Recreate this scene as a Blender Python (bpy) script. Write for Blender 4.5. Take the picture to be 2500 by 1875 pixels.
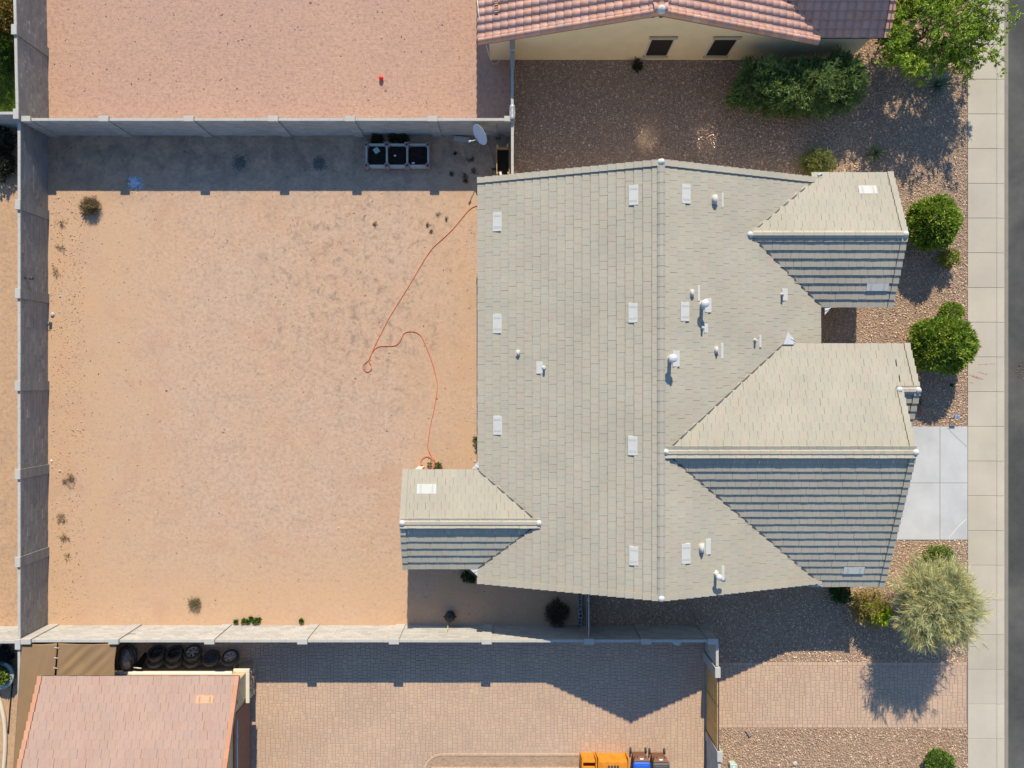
import bpy, math, random
import numpy as np
from mathutils import Vector, Matrix

# ------------------------------------------------------------------ clear
for o in list(bpy.data.objects):
    bpy.data.objects.remove(o, do_unlink=True)
scene = bpy.context.scene
COL = scene.collection

# ------------------------------------------------------------------ camera (drone straight above the roof)
HC, FPX = 32.5, 1730.0
cam_d = bpy.data.cameras.new('camera')
cam_d.sensor_width = 36.0
cam_d.lens = 36.0 * FPX / 2500.0
cam_d.clip_start = 0.5
cam_d.clip_end = 1500.0
cam = bpy.data.objects.new('camera', cam_d)
cam.location = (0, 0, HC)
cam.rotation_euler = (0, 0, 0)
COL.objects.link(cam)
scene.camera = cam

# ------------------------------------------------------------------ sky, sun, exposure
COT = 1.375
SUN_EL = math.atan(1.0 / COT)
SUN_AZ = math.radians(2.5)          # a touch east of the picture's up direction
world = bpy.data.worlds.new('World')
scene.world = world
world.use_nodes = True
wn = world.node_tree.nodes
wl = world.node_tree.links
for n in list(wn):
    wn.remove(n)
wo = wn.new('ShaderNodeOutputWorld')
wb = wn.new('ShaderNodeBackground')
sky = wn.new('ShaderNodeTexSky')
sky.sky_type = 'NISHITA'
sky.sun_disc = False
sky.sun_elevation = SUN_EL
sky.sun_rotation = SUN_AZ
sky.altitude = 0
sky.dust_density = 0.0
sky.ozone_density = 5.0
wb.inputs['Strength'].default_value = 0.130
wl.new(sky.outputs['Color'], wb.inputs['Color'])
wl.new(wb.outputs['Background'], wo.inputs['Surface'])

sun_d = bpy.data.lights.new('sun', 'SUN')
sun_d.energy = 4.2
sun_d.angle = math.radians(0.5)
sun_d.color = (1.0, 0.895, 0.715)
sun = bpy.data.objects.new('sun', sun_d)
ldir = Vector((-math.sin(SUN_AZ) * COT, -math.cos(SUN_AZ) * COT, -1.0))
sun.rotation_euler = ldir.to_track_quat('-Z', 'Y').to_euler()
sun.location = (0, 0, 60)
COL.objects.link(sun)

scene.view_settings.view_transform = 'Standard'
scene.view_settings.look = 'None'
scene.view_settings.gamma = 1.0
scene.view_settings.use_curve_mapping = False
scene.view_settings.exposure = 0.63

# sunlight mirrored off the panes must reach the gravel
scene.cycles.caustics_reflective = True
scene.cycles.blur_glossy = 0.0
scene.cycles.sample_clamp_indirect = 120.0

R = random.Random(11)
NR = np.random.default_rng(5)


def P(u, v, z=0.0):
    """photograph pixel -> world x, y for a point known to be at height z"""
    k = (HC - z) / FPX
    return ((u - 1250.0) * k, (937.5 - v) * k)


def P3(u, v, z=0.0):
    x, y = P(u, v, z)
    return Vector((x, y, z))


# ------------------------------------------------------------------ materials
def new_mat(name):
    m = bpy.data.materials.new(name)
    m.use_nodes = True
    nt = m.node_tree
    b = nt.nodes['Principled BSDF']
    return m, nt, b


def lin(r, g, b):
    f = lambda c: (c / 255.0) / 12.92 if c <= 10 else (((c / 255.0) + 0.055) / 1.055) ** 2.4
    return (f(r), f(g), f(b))


def noise_node(nt, vec, scale, detail=6.0, rough=0.6, dist=0.0):
    n = nt.nodes.new('ShaderNodeTexNoise')
    n.inputs['Scale'].default_value = scale
    n.inputs['Detail'].default_value = detail
    n.inputs['Roughness'].default_value = rough
    n.inputs['Distortion'].default_value = dist
    nt.links.new(vec, n.inputs['Vector'])
    return n


def ramp(nt, fac, stops):
    r = nt.nodes.new('ShaderNodeValToRGB')
    el = r.color_ramp.elements
    while len(el) < len(stops):
        el.new(0.5)
    for e, (p, c) in zip(el, stops):
        e.position = p
        e.color = (c[0], c[1], c[2], 1.0) if hasattr(c, '__len__') else (c, c, c, 1.0)
    nt.links.new(fac, r.inputs['Fac'])
    return r


def mixc(nt, fac, a, b, mode='MIX'):
    m = nt.nodes.new('ShaderNodeMix')
    m.data_type = 'RGBA'
    m.blend_type = mode
    if isinstance(fac, (int, float)):
        m.inputs[0].default_value = fac
    else:
        nt.links.new(fac, m.inputs[0])
    for sock, val in ((m.inputs[6], a), (m.inputs[7], b)):
        if isinstance(val, (tuple, list)):
            sock.default_value = (val[0], val[1], val[2], 1.0)
        else:
            nt.links.new(val, sock)
    return m.outputs[2]


def pos_node(nt, scale=None, rotz=0.0):
    g = nt.nodes.new('ShaderNodeNewGeometry')
    if scale is None:
        return g.outputs['Position']
    mp = nt.nodes.new('ShaderNodeMapping')
    mp.inputs['Scale'].default_value = scale
    mp.inputs['Rotation'].default_value = (0, 0, rotz)
    nt.links.new(g.outputs['Position'], mp.inputs['Vector'])
    return mp.outputs['Vector']


def bump(nt, b, height, strength, dist=0.02):
    bp = nt.nodes.new('ShaderNodeBump')
    bp.inputs['Strength'].default_value = strength
    bp.inputs['Distance'].default_value = dist
    nt.links.new(height, bp.inputs['Height'])
    nt.links.new(bp.outputs['Normal'], b.inputs['Normal'])


def mat_plain(name, col, rough=0.8, var=0.12, vs=2.0, fine=0.10, fs=45.0, bmp=0.15, attr=False,
              metal=0.0, spec=0.3, streak=None):
    """base colour with broad and fine mottling; optional per-piece tint attribute 'col'"""
    m, nt, b = new_mat(name)
    p = pos_node(nt)
    n1 = noise_node(nt, p, vs, 5)
    n2 = noise_node(nt, p, fs, 4)
    r1 = ramp(nt, n1.outputs['Fac'], [(0.25, 1 - var), (0.75, 1 + var)])
    r2 = ramp(nt, n2.outputs['Fac'], [(0.25, 1 - fine), (0.75, 1 + fine)])
    c = mixc(nt, 1.0, r1.outputs['Color'], r2.outputs['Color'], 'MULTIPLY')
    if attr:
        a = nt.nodes.new('ShaderNodeAttribute')
        a.attribute_name = 'col'
        base = mixc(nt, 1.0, a.outputs['Color'], (col[0], col[1], col[2]), 'MULTIPLY')
    else:
        base = (col[0], col[1], col[2])
    c = mixc(nt, 1.0, c, base, 'MULTIPLY')
    if streak:
        # brushed streaks in the tile's own uv direction
        uv = nt.nodes.new('ShaderNodeUVMap')
        mp = nt.nodes.new('ShaderNodeMapping')
        mp.inputs['Scale'].default_value = (streak[0], streak[1], 1.0)
        nt.links.new(uv.outputs['UV'], mp.inputs['Vector'])
        s = noise_node(nt, mp.outputs['Vector'], 1.0, 4, 0.7)
        rs = ramp(nt, s.outputs['Fac'], [(0.30, 0.80), (0.42, 1.0), (0.7, 1.05)])
        c = mixc(nt, 1.0, c, rs.outputs['Color'], 'MULTIPLY')
    nt.links.new(c, b.inputs['Base Color'])
    b.inputs['Roughness'].default_value = rough
    b.inputs['Metallic'].default_value = metal
    b.inputs['Specular IOR Level'].default_value = spec
    if bmp > 0:
        bump(nt, b, n2.outputs['Fac'], bmp, 0.01)
    return m


def mat_leaf(name, rough=0.55, trans=0.35):
    m, nt, b = new_mat(name)
    a = nt.nodes.new('ShaderNodeAttribute')
    a.attribute_name = 'col'
    nt.links.new(a.outputs['Color'], b.inputs['Base Color'])
    b.inputs['Roughness'].default_value = rough
    b.inputs['Specular IOR Level'].default_value = 0.25
    tr = nt.nodes.new('ShaderNodeBsdfTranslucent')
    nt.links.new(a.outputs['Color'], tr.inputs['Color'])
    mx = nt.nodes.new('ShaderNodeMixShader')
    mx.inputs[0].default_value = trans
    out = nt.nodes['Material Output']
    nt.links.new(b.outputs['BSDF'], mx.inputs[1])
    nt.links.new(tr.outputs['BSDF'], mx.inputs[2])
    nt.links.new(mx.outputs['Shader'], out.inputs['Surface'])
    return m


def mat_dirt(name, c_main, c_alt, c_dark, pebble, stain_box=None, bstr=0.5, rows=False, edge=None, stain_c=(0.16, 0.13, 0.11)):
    """bare trampled earth: broad patches, fine grain, crusty relief; optional zone of old damp stains"""
    m, nt, b = new_mat(name)
    p = pos_node(nt)
    n1 = noise_node(nt, p, 0.22, 6, 0.62, 0.6)
    n2 = noise_node(nt, p, 1.5, 10, 0.72, 0.8)
    n3 = noise_node(nt, p, 6.0, 8, 0.72, 0.3)
    n4 = noise_node(nt, p, 40.0, 4, 0.7)
    f1 = ramp(nt, n1.outputs['Fac'], [(0.40, 0.0), (0.62, 1.0)])
    c = mixc(nt, f1.outputs['Color'], c_main, c_alt)
    f2 = ramp(nt, n2.outputs['Fac'], [(0.48, 0.0), (0.70, 0.75)])
    c = mixc(nt, f2.outputs['Color'], c, c_dark)
    f3 = ramp(nt, n3.outputs['Fac'], [(0.28, 0.70), (0.50, 1.0), (0.72, 1.16)])
    c = mixc(nt, 1.0, c, f3.outputs['Color'], 'MULTIPLY')
    f4 = ramp(nt, n4.outputs['Fac'], [(0.25, 0.90), (0.6, 1.03)])
    c = mixc(nt, 1.0, c, f4.outputs['Color'], 'MULTIPLY')
    def zone(x0, x1, y0, y1, sx, sy):
        sp = nt.nodes.new('ShaderNodeSeparateXYZ')
        nt.links.new(p, sp.inputs[0])

        def band(out, lo, hi, soft):
            a = nt.nodes.new('ShaderNodeMapRange')
            a.inputs['From Min'].default_value = lo - soft
            a.inputs['From Max'].default_value = lo + soft
            nt.links.new(out, a.inputs['Value'])
            d = nt.nodes.new('ShaderNodeMapRange')
            d.inputs['From Min'].default_value = hi + soft
            d.inputs['From Max'].default_value = hi - soft
            nt.links.new(out, d.inputs['Value'])
            mm = nt.nodes.new('ShaderNodeMath')
            mm.operation = 'MULTIPLY'
            nt.links.new(a.outputs[0], mm.inputs[0])
            nt.links.new(d.outputs[0], mm.inputs[1])
            return mm.outputs[0]
        mm = nt.nodes.new('ShaderNodeMath')
        mm.operation = 'MULTIPLY'
        nt.links.new(band(sp.outputs[0], x0, x1, sx), mm.inputs[0])
        nt.links.new(band(sp.outputs[1], y0, y1, sy), mm.inputs[1])
        return mm.outputs[0]

    if edge:
        # well-trodden pale middle, fresher orange soil towards the edges
        (x0, x1, y0, y1), ec = edge
        inv = nt.nodes.new('ShaderNodeMath')
        inv.operation = 'SUBTRACT'
        inv.inputs[0].default_value = 1.0
        nt.links.new(zone(x0, x1, y0, y1, 2.2, 2.0), inv.inputs[1])
        ne_ = noise_node(nt, p, 0.7, 5, 0.6, 0.4)
        fe = ramp(nt, ne_.outputs['Fac'], [(0.30, 0.25), (0.65, 0.95)])
        me_ = nt.nodes.new('ShaderNodeMath')
        me_.operation = 'MULTIPLY'
        nt.links.new(inv.outputs[0], me_.inputs[0])
        nt.links.new(fe.outputs['Color'], me_.inputs[1])
        c = mixc(nt, me_.outputs[0], c, ec)
    if edge:
        # rusty-red patches of subsoil
        nr_ = noise_node(nt, p, 0.55, 8, 0.68, 0.9)
        fr_ = ramp(nt, nr_.outputs['Fac'], [(0.52, 0.0), (0.68, 0.7)])
        c = mixc(nt, fr_.outputs['Color'], c, (0.475, 0.295, 0.195))
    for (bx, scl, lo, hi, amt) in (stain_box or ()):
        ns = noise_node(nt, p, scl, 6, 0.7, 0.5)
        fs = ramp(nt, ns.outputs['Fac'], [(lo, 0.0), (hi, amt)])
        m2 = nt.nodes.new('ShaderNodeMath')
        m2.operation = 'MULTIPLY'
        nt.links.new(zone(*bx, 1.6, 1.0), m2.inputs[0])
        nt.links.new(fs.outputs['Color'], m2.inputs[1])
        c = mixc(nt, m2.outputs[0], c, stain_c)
    nt.links.new(c, b.inputs['Base Color'])
    b.inputs['Roughness'].default_value = 0.95
    b.inputs['Specular IOR Level'].default_value = 0.1
    h = nt.nodes.new('ShaderNodeMath')
    h.operation = 'ADD'
    nt.links.new(n3.outputs['Fac'], h.inputs[0])
    hb = h.outputs[0]
    if rows:
        pr = pos_node(nt, (1.2, 7.0, 1.0))
        n5 = noise_node(nt, pr, 1.3, 6, 0.7)
        nt.links.new(n5.outputs['Fac'], h.inputs[1])
    else:
        nt.links.new(n4.outputs['Fac'], h.inputs[1])
    bump(nt, b, hb, bstr, 0.05)
    return m


MT = {}
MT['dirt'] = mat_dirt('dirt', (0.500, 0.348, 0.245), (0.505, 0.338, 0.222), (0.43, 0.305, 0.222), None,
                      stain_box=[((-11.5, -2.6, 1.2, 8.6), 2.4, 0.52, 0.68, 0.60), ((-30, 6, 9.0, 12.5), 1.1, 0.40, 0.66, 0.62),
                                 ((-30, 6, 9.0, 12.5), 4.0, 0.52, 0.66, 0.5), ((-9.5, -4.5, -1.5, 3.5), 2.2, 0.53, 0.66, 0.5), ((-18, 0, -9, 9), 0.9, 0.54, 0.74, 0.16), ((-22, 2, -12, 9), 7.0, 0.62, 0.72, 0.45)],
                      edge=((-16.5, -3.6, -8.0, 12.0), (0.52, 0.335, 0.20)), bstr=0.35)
MT['dirt_north'] = mat_dirt('dirt_north', (0.44, 0.275, 0.205), (0.46, 0.29, 0.205), (0.40, 0.255, 0.195), None,
                            bstr=0.28, rows=True)
MT['dirt_far'] = mat_dirt('dirt_far', (0.47, 0.30, 0.18), (0.49, 0.31, 0.18), (0.36, 0.25, 0.17), None, bstr=0.4)
MT['gravel_base'] = mat_dirt('gravel_base', (0.37, 0.265, 0.19), (0.40, 0.27, 0.185), (0.27, 0.195, 0.145), None, bstr=0.8)
MT['granite_bed'] = mat_dirt('granite_bed', (0.42, 0.29, 0.19), (0.46, 0.31, 0.20), (0.33, 0.22, 0.15), None, bstr=0.7)
MT['stone'] = mat_plain('stone', (1, 1, 1), 0.9, 0.05, 3, 0.12, 60, 0.0, attr=True, spec=0.2)
MT['roof_tile'] = mat_plain('roof_tile', (1, 1, 1), 0.85, 0.09, 0.55, 0.07, 24, 0.10, attr=True, streak=(2.0, 26.0), spec=0.2)
MT['roof_deck'] = mat_plain('roof_deck', (0.045, 0.042, 0.04), 0.95, 0.1, 1, 0.1, 20, 0.0)
MT['clay_tile'] = mat_plain('clay_tile', (1, 1, 1), 0.8, 0.06, 0.6, 0.06, 30, 0.10, attr=True, streak=(2.0, 14.0), spec=0.25)
MT['mortar_white'] = mat_plain('mortar_white', (0.50, 0.50, 0.48), 0.9, 0.10, 6, 0.08, 50, 0.3)
MT['stucco'] = mat_plain('stucco', (0.86, 0.66, 0.38), 0.95, 0.05, 1.5, 0.05, 80, 0.3)
MT['stucco_house'] = mat_plain('stucco_house', (0.60, 0.54, 0.43), 0.95, 0.05, 1.5, 0.05, 80, 0.3)
MT['stucco_shed'] = mat_plain('stucco_shed', (0.50, 0.385, 0.235), 0.95, 0.05, 1.5, 0.05, 80, 0.3)
MT['trim'] = mat_plain('trim', (0.50, 0.40, 0.25), 0.9, 0.05, 3, 0.04, 60, 0.1)
MT['trim_cream'] = mat_plain('trim_cream', (0.62, 0.55, 0.42), 0.9, 0.05, 3, 0.04, 60, 0.1)
MT['screen'] = mat_plain('screen', (0.028, 0.022, 0.018), 0.7, 0.05, 4, 0.05, 80, 0.0)
MT['block'] = mat_plain('block', (1, 1, 1), 0.95, 0.06, 0.7, 0.06, 70, 0.15, attr=True, spec=0.15)
MT['mortar'] = mat_plain('mortar', (0.30, 0.285, 0.26), 0.95, 0.08, 2, 0.10, 60, 0.3, spec=0.1)
MT['blockcap'] = mat_plain('blockcap', (0.43, 0.41, 0.365), 0.95, 0.07, 1.2, 0.08, 60, 0.3, spec=0.15)
MT['concrete_walk'] = mat_plain('concrete_walk', (1, 1, 1), 0.92, 0.10, 0.5, 0.05, 30, 0.12, attr=True, spec=0.2)
MT['concrete_white'] = mat_plain('concrete_white', (0.465, 0.465, 0.455), 0.92, 0.16, 0.5, 0.04, 30, 0.1, spec=0.2)
MT['joint'] = mat_plain('joint', (0.24, 0.21, 0.17), 0.95, 0.1, 2, 0.1, 30, 0.0)
MT['paver'] = mat_plain('paver', (1, 1, 1), 0.9, 0.07, 0.45, 0.08, 60, 0.2, attr=True, spec=0.2)
MT['paver_sand'] = mat_plain('paver_sand', (0.32, 0.23, 0.17), 0.95, 0.1, 2, 0.1, 40, 0.0)
MT['wood'] = mat_plain('wood', (0.62, 0.37, 0.13), 0.75, 0.18, 5, 0.12, 30, 0.15)
MT['wood_pale'] = mat_plain('wood_pale', (0.45, 0.30, 0.14), 0.8, 0.15, 5, 0.12, 30, 0.15)
MT['wood_red'] = mat_plain('wood_red', (0.20, 0.105, 0.07), 0.8, 0.15, 5, 0.12, 30, 0.15)
MT['rail_grey'] = mat_plain('rail_grey', (0.46, 0.43, 0.38), 0.8, 0.10, 4, 0.08, 40, 0.1)
MT['corner_block'] = mat_plain('corner_block', (0.30, 0.215, 0.19), 0.9, 0.12, 5, 0.1, 50, 0.2)
MT['soil'] = mat_plain('soil', (0.030, 0.023, 0.018), 1.0, 0.3, 4, 0.35, 30, 0.9, spec=0.05)
MT['metal_grey'] = mat_plain('metal_grey', (0.40, 0.41, 0.42), 0.5, 0.06, 5, 0.05, 60, 0.0, metal=0.3, spec=0.4)
MT['dish'] = mat_plain('dish', (0.55, 0.57, 0.60), 0.5, 0.04, 5, 0.03, 60, 0.0, spec=0.4)
MT['steel_dark'] = mat_plain('steel_dark', (0.06, 0.06, 0.062), 0.55, 0.1, 5, 0.05, 60, 0.0, spec=0.4)
MT['white_paint'] = mat_plain('white_paint', (0.72, 0.71, 0.66), 0.6, 0.05, 4, 0.04, 40, 0.05)
MT['vent_white'] = mat_plain('vent_white', (0.49, 0.485, 0.445), 0.75, 0.05, 4, 0.04, 40, 0.05)
MT['vent_mark'] = mat_plain('vent_mark', (0.40, 0.41, 0.40), 0.7, 0.05, 4, 0.04, 40, 0.0)
MT['vent_clay'] = mat_plain('vent_clay', (0.56, 0.33, 0.20), 0.75, 0.05, 4, 0.04, 40, 0.05)
MT['vent_clay_mark'] = mat_plain('vent_clay_mark', (0.40, 0.24, 0.15), 0.75, 0.05, 4, 0.04, 40, 0.05)
MT['valley_metal'] = mat_plain('valley_metal', (0.09, 0.085, 0.08), 0.7, 0.05, 4, 0.04, 40, 0.0)
MT['galv'] = mat_plain('galv', (0.58, 0.58, 0.57), 0.5, 0.06, 4, 0.04, 40, 0.0, metal=0.2)
MT['rubber'] = mat_plain('rubber', (0.062, 0.058, 0.052), 0.8, 0.15, 5, 0.12, 60, 0.1, spec=0.3)
MT['alloy'] = mat_plain('alloy', (0.55, 0.56, 0.58), 0.35, 0.05, 5, 0.05, 60, 0.0, metal=0.7, spec=0.5)
MT['hose'] = mat_plain('hose', (0.70, 0.15, 0.045), 0.6, 0.08, 3, 0.05, 30, 0.0)
MT['red'] = mat_plain('red', (0.72, 0.03, 0.025), 0.5, 0.03, 3, 0.03, 30, 0.0)
MT['pink_pipe'] = mat_plain('pink_pipe', (0.65, 0.13, 0.12), 0.6, 0.05, 3, 0.05, 30, 0.0)
MT['blue'] = mat_plain('blue', (0.018, 0.10, 0.52), 0.6, 0.16, 4, 0.04, 40, 0.05, spec=0.4)
MT['blue_soft'] = mat_plain('blue_soft', (0.05, 0.25, 0.50), 0.5, 0.15, 8, 0.1, 40, 0.0)
MT['lid_grey'] = mat_plain('lid_grey', (0.075, 0.075, 0.068), 0.6, 0.08, 4, 0.05, 40, 0.05, spec=0.4)
MT['bin_brown'] = mat_plain('bin_brown', (0.155, 0.070, 0.038), 0.65, 0.10, 4, 0.06, 40, 0.05, spec=0.35)
MT['orange'] = mat_plain('orange', (0.60, 0.225, 0.025), 0.75, 0.22, 2.5, 0.12, 30, 0.08, spec=0.12)
MT['black'] = mat_plain('black', (0.012, 0.012, 0.013), 0.45, 0.1, 6, 0.1, 40, 0.1, spec=0.5)
MT['plastic_wrap'] = mat_plain('plastic_wrap', (0.16, 0.16, 0.17), 0.3, 0.4, 9, 0.3, 25, 0.5, spec=0.6)
MT['yellow'] = mat_plain('yellow', (0.65, 0.48, 0.06), 0.6, 0.05, 4, 0.05, 40, 0.0)
MT['shade_cloth'] = mat_plain('shade_cloth', (0.24, 0.155, 0.082), 0.9, 0.08, 1.2, 0.10, 90, 0.25, spec=0.1)
MT['util_green'] = mat_plain('util_green', (0.40, 0.50, 0.44), 0.6, 0.05, 4, 0.05, 40, 0.0)
MT['teal_pot'] = mat_plain('teal_pot', (0.30, 0.38, 0.37), 0.6, 0.08, 4, 0.05, 40, 0.05)
MT['bark'] = mat_plain('bark', (0.16, 0.115, 0.08), 0.95, 0.2, 6, 0.2, 30, 0.6)
MT['leaf'] = mat_leaf('leaf', 0.55, 0.22)
MT['leaf_dry'] = mat_leaf('leaf_dry', 0.8, 0.2)
MT['grass_soil'] = mat_plain('grass_soil', (0.10, 0.085, 0.045), 1.0, 0.2, 2, 0.2, 30, 0.5)
MT['red_paint'] = mat_plain('red_paint', (0.42, 0.16, 0.12), 0.9, 0.2, 8, 0.2, 40, 0.0)
MT['shard'] = mat_plain('shard', (1, 1, 1), 0.25, 0.1, 8, 0.1, 40, 0.0, attr=True, spec=0.6)


def mat_asphalt():
    m, nt, b = new_mat('asphalt')
    p = pos_node(nt)
    n1 = noise_node(nt, p, 0.16, 5, 0.6, 0.5)
    n2 = noise_node(nt, p, 2.0, 6, 0.7)
    n3 = noise_node(nt, p, 60, 4, 0.7)
    f = ramp(nt, n1.outputs['Fac'], [(0.42, (0.064, 0.064, 0.060)), (0.68, (0.115, 0.112, 0.103))])
    f2 = ramp(nt, n2.outputs['Fac'], [(0.3, 0.85), (0.7, 1.12)])
    f3 = ramp(nt, n3.outputs['Fac'], [(0.3, 0.8), (0.7, 1.2)])
    c = mixc(nt, 1.0, f.outputs['Color'], f2.outputs['Color'], 'MULTIPLY')
    c = mixc(nt, 1.0, c, f3.outputs['Color'], 'MULTIPLY')
    nt.links.new(c, b.inputs['Base Color'])
    b.inputs['Roughness'].default_value = 0.92
    b.inputs['Specular IOR Level'].default_value = 0.2
    bump(nt, b, n3.outputs['Fac'], 0.3, 0.008)
    return m


MT['asphalt'] = mat_asphalt()


def mat_window():
    m, nt, b = new_mat('window_glass')
    b.inputs['Base Color'].default_value = (0.46, 0.47, 0.47, 1)
    b.inputs['Metallic'].default_value = 1.0
    b.inputs['Roughness'].default_value = 0.155
    return m


MT['window'] = mat_window()

# ------------------------------------------------------------------ mesh helpers
WL = {}      # world location of every parent


def tag(o, label=None, cat=None, group=None, kind=None):
    if label:
        o['label'] = label
    if cat:
        o['category'] = cat
    if group:
        o['group'] = group
    if kind:
        o['kind'] = kind
    return o


def thing(name, loc, label, cat, group=None):
    o = bpy.data.objects.new(name, None)
    o.empty_display_size = 0.3
    COL.objects.link(o)
    o.location = loc
    WL[o] = Vector(loc)
    return tag(o, label, cat, group)


BOXF = ((0, 3, 2, 1), (4, 5, 6, 7), (0, 1, 5, 4), (1, 2, 6, 5), (2, 3, 7, 6), (3, 0, 4, 7))


class MB:
    def __init__(s):
        s.v = []
        s.f = []
        s.c = []
        s.uv = []
        s.smooth = []

    def face(s, idx, col=(1, 1, 1), uv=None, smooth=False):
        s.f.append(tuple(idx))
        s.c.append(col)
        s.uv.append(uv)
        s.smooth.append(smooth)

    def box(s, x0, x1, y0, y1, z0, z1, col=(1, 1, 1)):
        n = len(s.v)
        s.v += [(x0, y0, z0), (x1, y0, z0), (x1, y1, z0), (x0, y1, z0),
                (x0, y0, z1), (x1, y0, z1), (x1, y1, z1), (x0, y1, z1)]
        for f in BOXF:
            s.face([n + i for i in f], col)
        return s

    def hexa(s, pts, col=(1, 1, 1)):
        n = len(s.v)
        s.v += [tuple(p) for p in pts]
        for f in BOXF:
            s.face([n + i for i in f], col)
        return s

    def bbox(s, x0, x1, y0, y1, z0, z1, bev=0.02, col=(1, 1, 1)):
        """box with chamfered top edges and corners"""
        b = min(bev, (x1 - x0) * 0.3, (y1 - y0) * 0.3, (z1 - z0) * 0.45)
        n = len(s.v)
        def ring(i, z):
            return [(x0 + i + b, y0 + i, z), (x1 - i - b, y0 + i, z), (x1 - i, y0 + i + b, z), (x1 - i, y1 - i - b, z),
                    (x1 - i - b, y1 - i, z), (x0 + i + b, y1 - i, z), (x0 + i, y1 - i - b, z), (x0 + i, y0 + i + b, z)]
        s.v += ring(0, z0) + ring(0, z1 - b) + ring(b, z1)
        for k in range(2):
            for i in range(8):
                j = (i + 1) % 8
                s.face([n + k * 8 + i, n + k * 8 + j, n + (k + 1) * 8 + j, n + (k + 1) * 8 + i], col)
        s.face([n + 16 + i for i in range(8)], col)
        s.face([n + i for i in reversed(range(8))], col)
        return s

    def xform_from(s, n, M):
        for i in range(n, len(s.v)):
            s.v[i] = tuple(M @ Vector(s.v[i]))
        return s

    def tube(s, pts, radii, seg=8, col=(1, 1, 1), caps=True, smooth=True):
        pts = [Vector(p) for p in pts]
        if isinstance(radii, (int, float)):
            radii = [radii] * len(pts)
        n0 = len(s.v)
        up = None
        for i, p in enumerate(pts):
            a = pts[max(0, i - 1)]
            b = pts[min(len(pts) - 1, i + 1)]
            d = (b - a)
            d = d.normalized() if d.length > 1e-9 else Vector((0, 0, 1))
            if up is None:
                up = Vector((0, 0, 1)) if abs(d.z) < 0.9 else Vector((1, 0, 0))
            sx = d.cross(up)
            if sx.length < 1e-6:
                sx = d.cross(Vector((0, 1, 0)))
            sx.normalize()
            up = sx.cross(d).normalized()
            for k in range(seg):
                t = 2 * math.pi * k / seg
                q = p + (sx * math.cos(t) + up * math.sin(t)) * radii[i]
                s.v.append((q.x, q.y, q.z))
        for i in range(len(pts) - 1):
            for k in range(seg):
                k2 = (k + 1) % seg
                s.face([n0 + i * seg + k, n0 + (i + 1) * seg + k, n0 + (i + 1) * seg + k2, n0 + i * seg + k2], col, None, smooth)
        if caps:
            s.face([n0 + k for k in range(seg)], col)
            s.face([n0 + (len(pts) - 1) * seg + k for k in reversed(range(seg))], col)
        return s

    def lathe(s, prof, M=None, seg=16, col=(1, 1, 1), smooth=True):
        """profile of (r, z); closed at the ends when r is 0"""
        n0 = len(s.v)
        for (r, z) in prof:
            for k in range(seg):
                t = 2 * math.pi * k / seg
                q = Vector((r * math.cos(t), r * math.sin(t), z))
                if M is not None:
                    q = M @ q
                s.v.append((q.x, q.y, q.z))
        for i in range(len(prof) - 1):
            for k in range(seg):
                k2 = (k + 1) % seg
                s.face([n0 + i * seg + k, n0 + i * seg + k2, n0 + (i + 1) * seg + k2, n0 + (i + 1) * seg + k], col, None, smooth)
        return s

    def quad(s, a, b, c, d, col=(1, 1, 1)):
        n = len(s.v)
        s.v += [tuple(a), tuple(b), tuple(c), tuple(d)]
        s.face([n, n + 1, n + 2, n + 3], col)
        return s

    def prism(s, poly, z0, z1, col=(1, 1, 1)):
        n = len(s.v)
        k = len(poly)
        s.v += [(p[0], p[1], z0) for p in poly] + [(p[0], p[1], z1) for p in poly]
        s.face([n + i for i in reversed(range(k))], col)
        s.face([n + k + i for i in range(k)], col)
        for i in range(k):
            j = (i + 1) % k
            s.face([n + i, n + j, n + k + j, n + k + i], col)
        return s

    def mesh(s, name, mat, off=None, attr=False):
        me = bpy.data.meshes.new(name)
        vs = s.v if off is None else [(x - off[0], y - off[1], z - off[2]) for (x, y, z) in s.v]
        me.from_pydata(vs, [], s.f)
        if any(s.smooth):
            me.polygons.foreach_set('use_smooth', s.smooth)
        if attr:
            at = me.attributes.new('col', 'FLOAT_COLOR', 'FACE')
            arr = np.ones((len(s.f), 4), np.float32)
            arr[:, :3] = np.array(s.c, np.float32)
            at.data.foreach_set('color', arr.ravel())
        if any(u is not None for u in s.uv):
            ul = me.uv_layers.new(name='UVMap')
            k = 0
            for f, u in zip(s.f, s.uv):
                for i in range(len(f)):
                    if u is not None:
                        ul.data[k].uv = u[i]
                    k += 1
        me.materials.append(mat)
        me.update()
        return me

    def build(s, name, mat, parent=None, attr=False, origin=None):
        if isinstance(mat, str):
            mat = MT[mat]
        if parent is not None:
            off = WL[parent]
        elif origin is not None:
            off = Vector(origin)
        else:
            off = None
        me = s.mesh(name, mat, off, attr)
        o = bpy.data.objects.new(name, me)
        COL.objects.link(o)
        if parent is not None:
            o.parent = parent
            WL[o] = WL[parent]
        else:
            if off is not None:
                o.location = off
            WL[o] = off if off is not None else Vector((0, 0, 0))
        return o


def piece(name, me, M, parent):
    """an object sharing mesh data, placed by a world matrix under a parent"""
    o = bpy.data.objects.new(name, me)
    COL.objects.link(o)
    o.parent = parent
    o.matrix_local = Matrix.Translation(-WL[parent]) @ M
    return o


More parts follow.
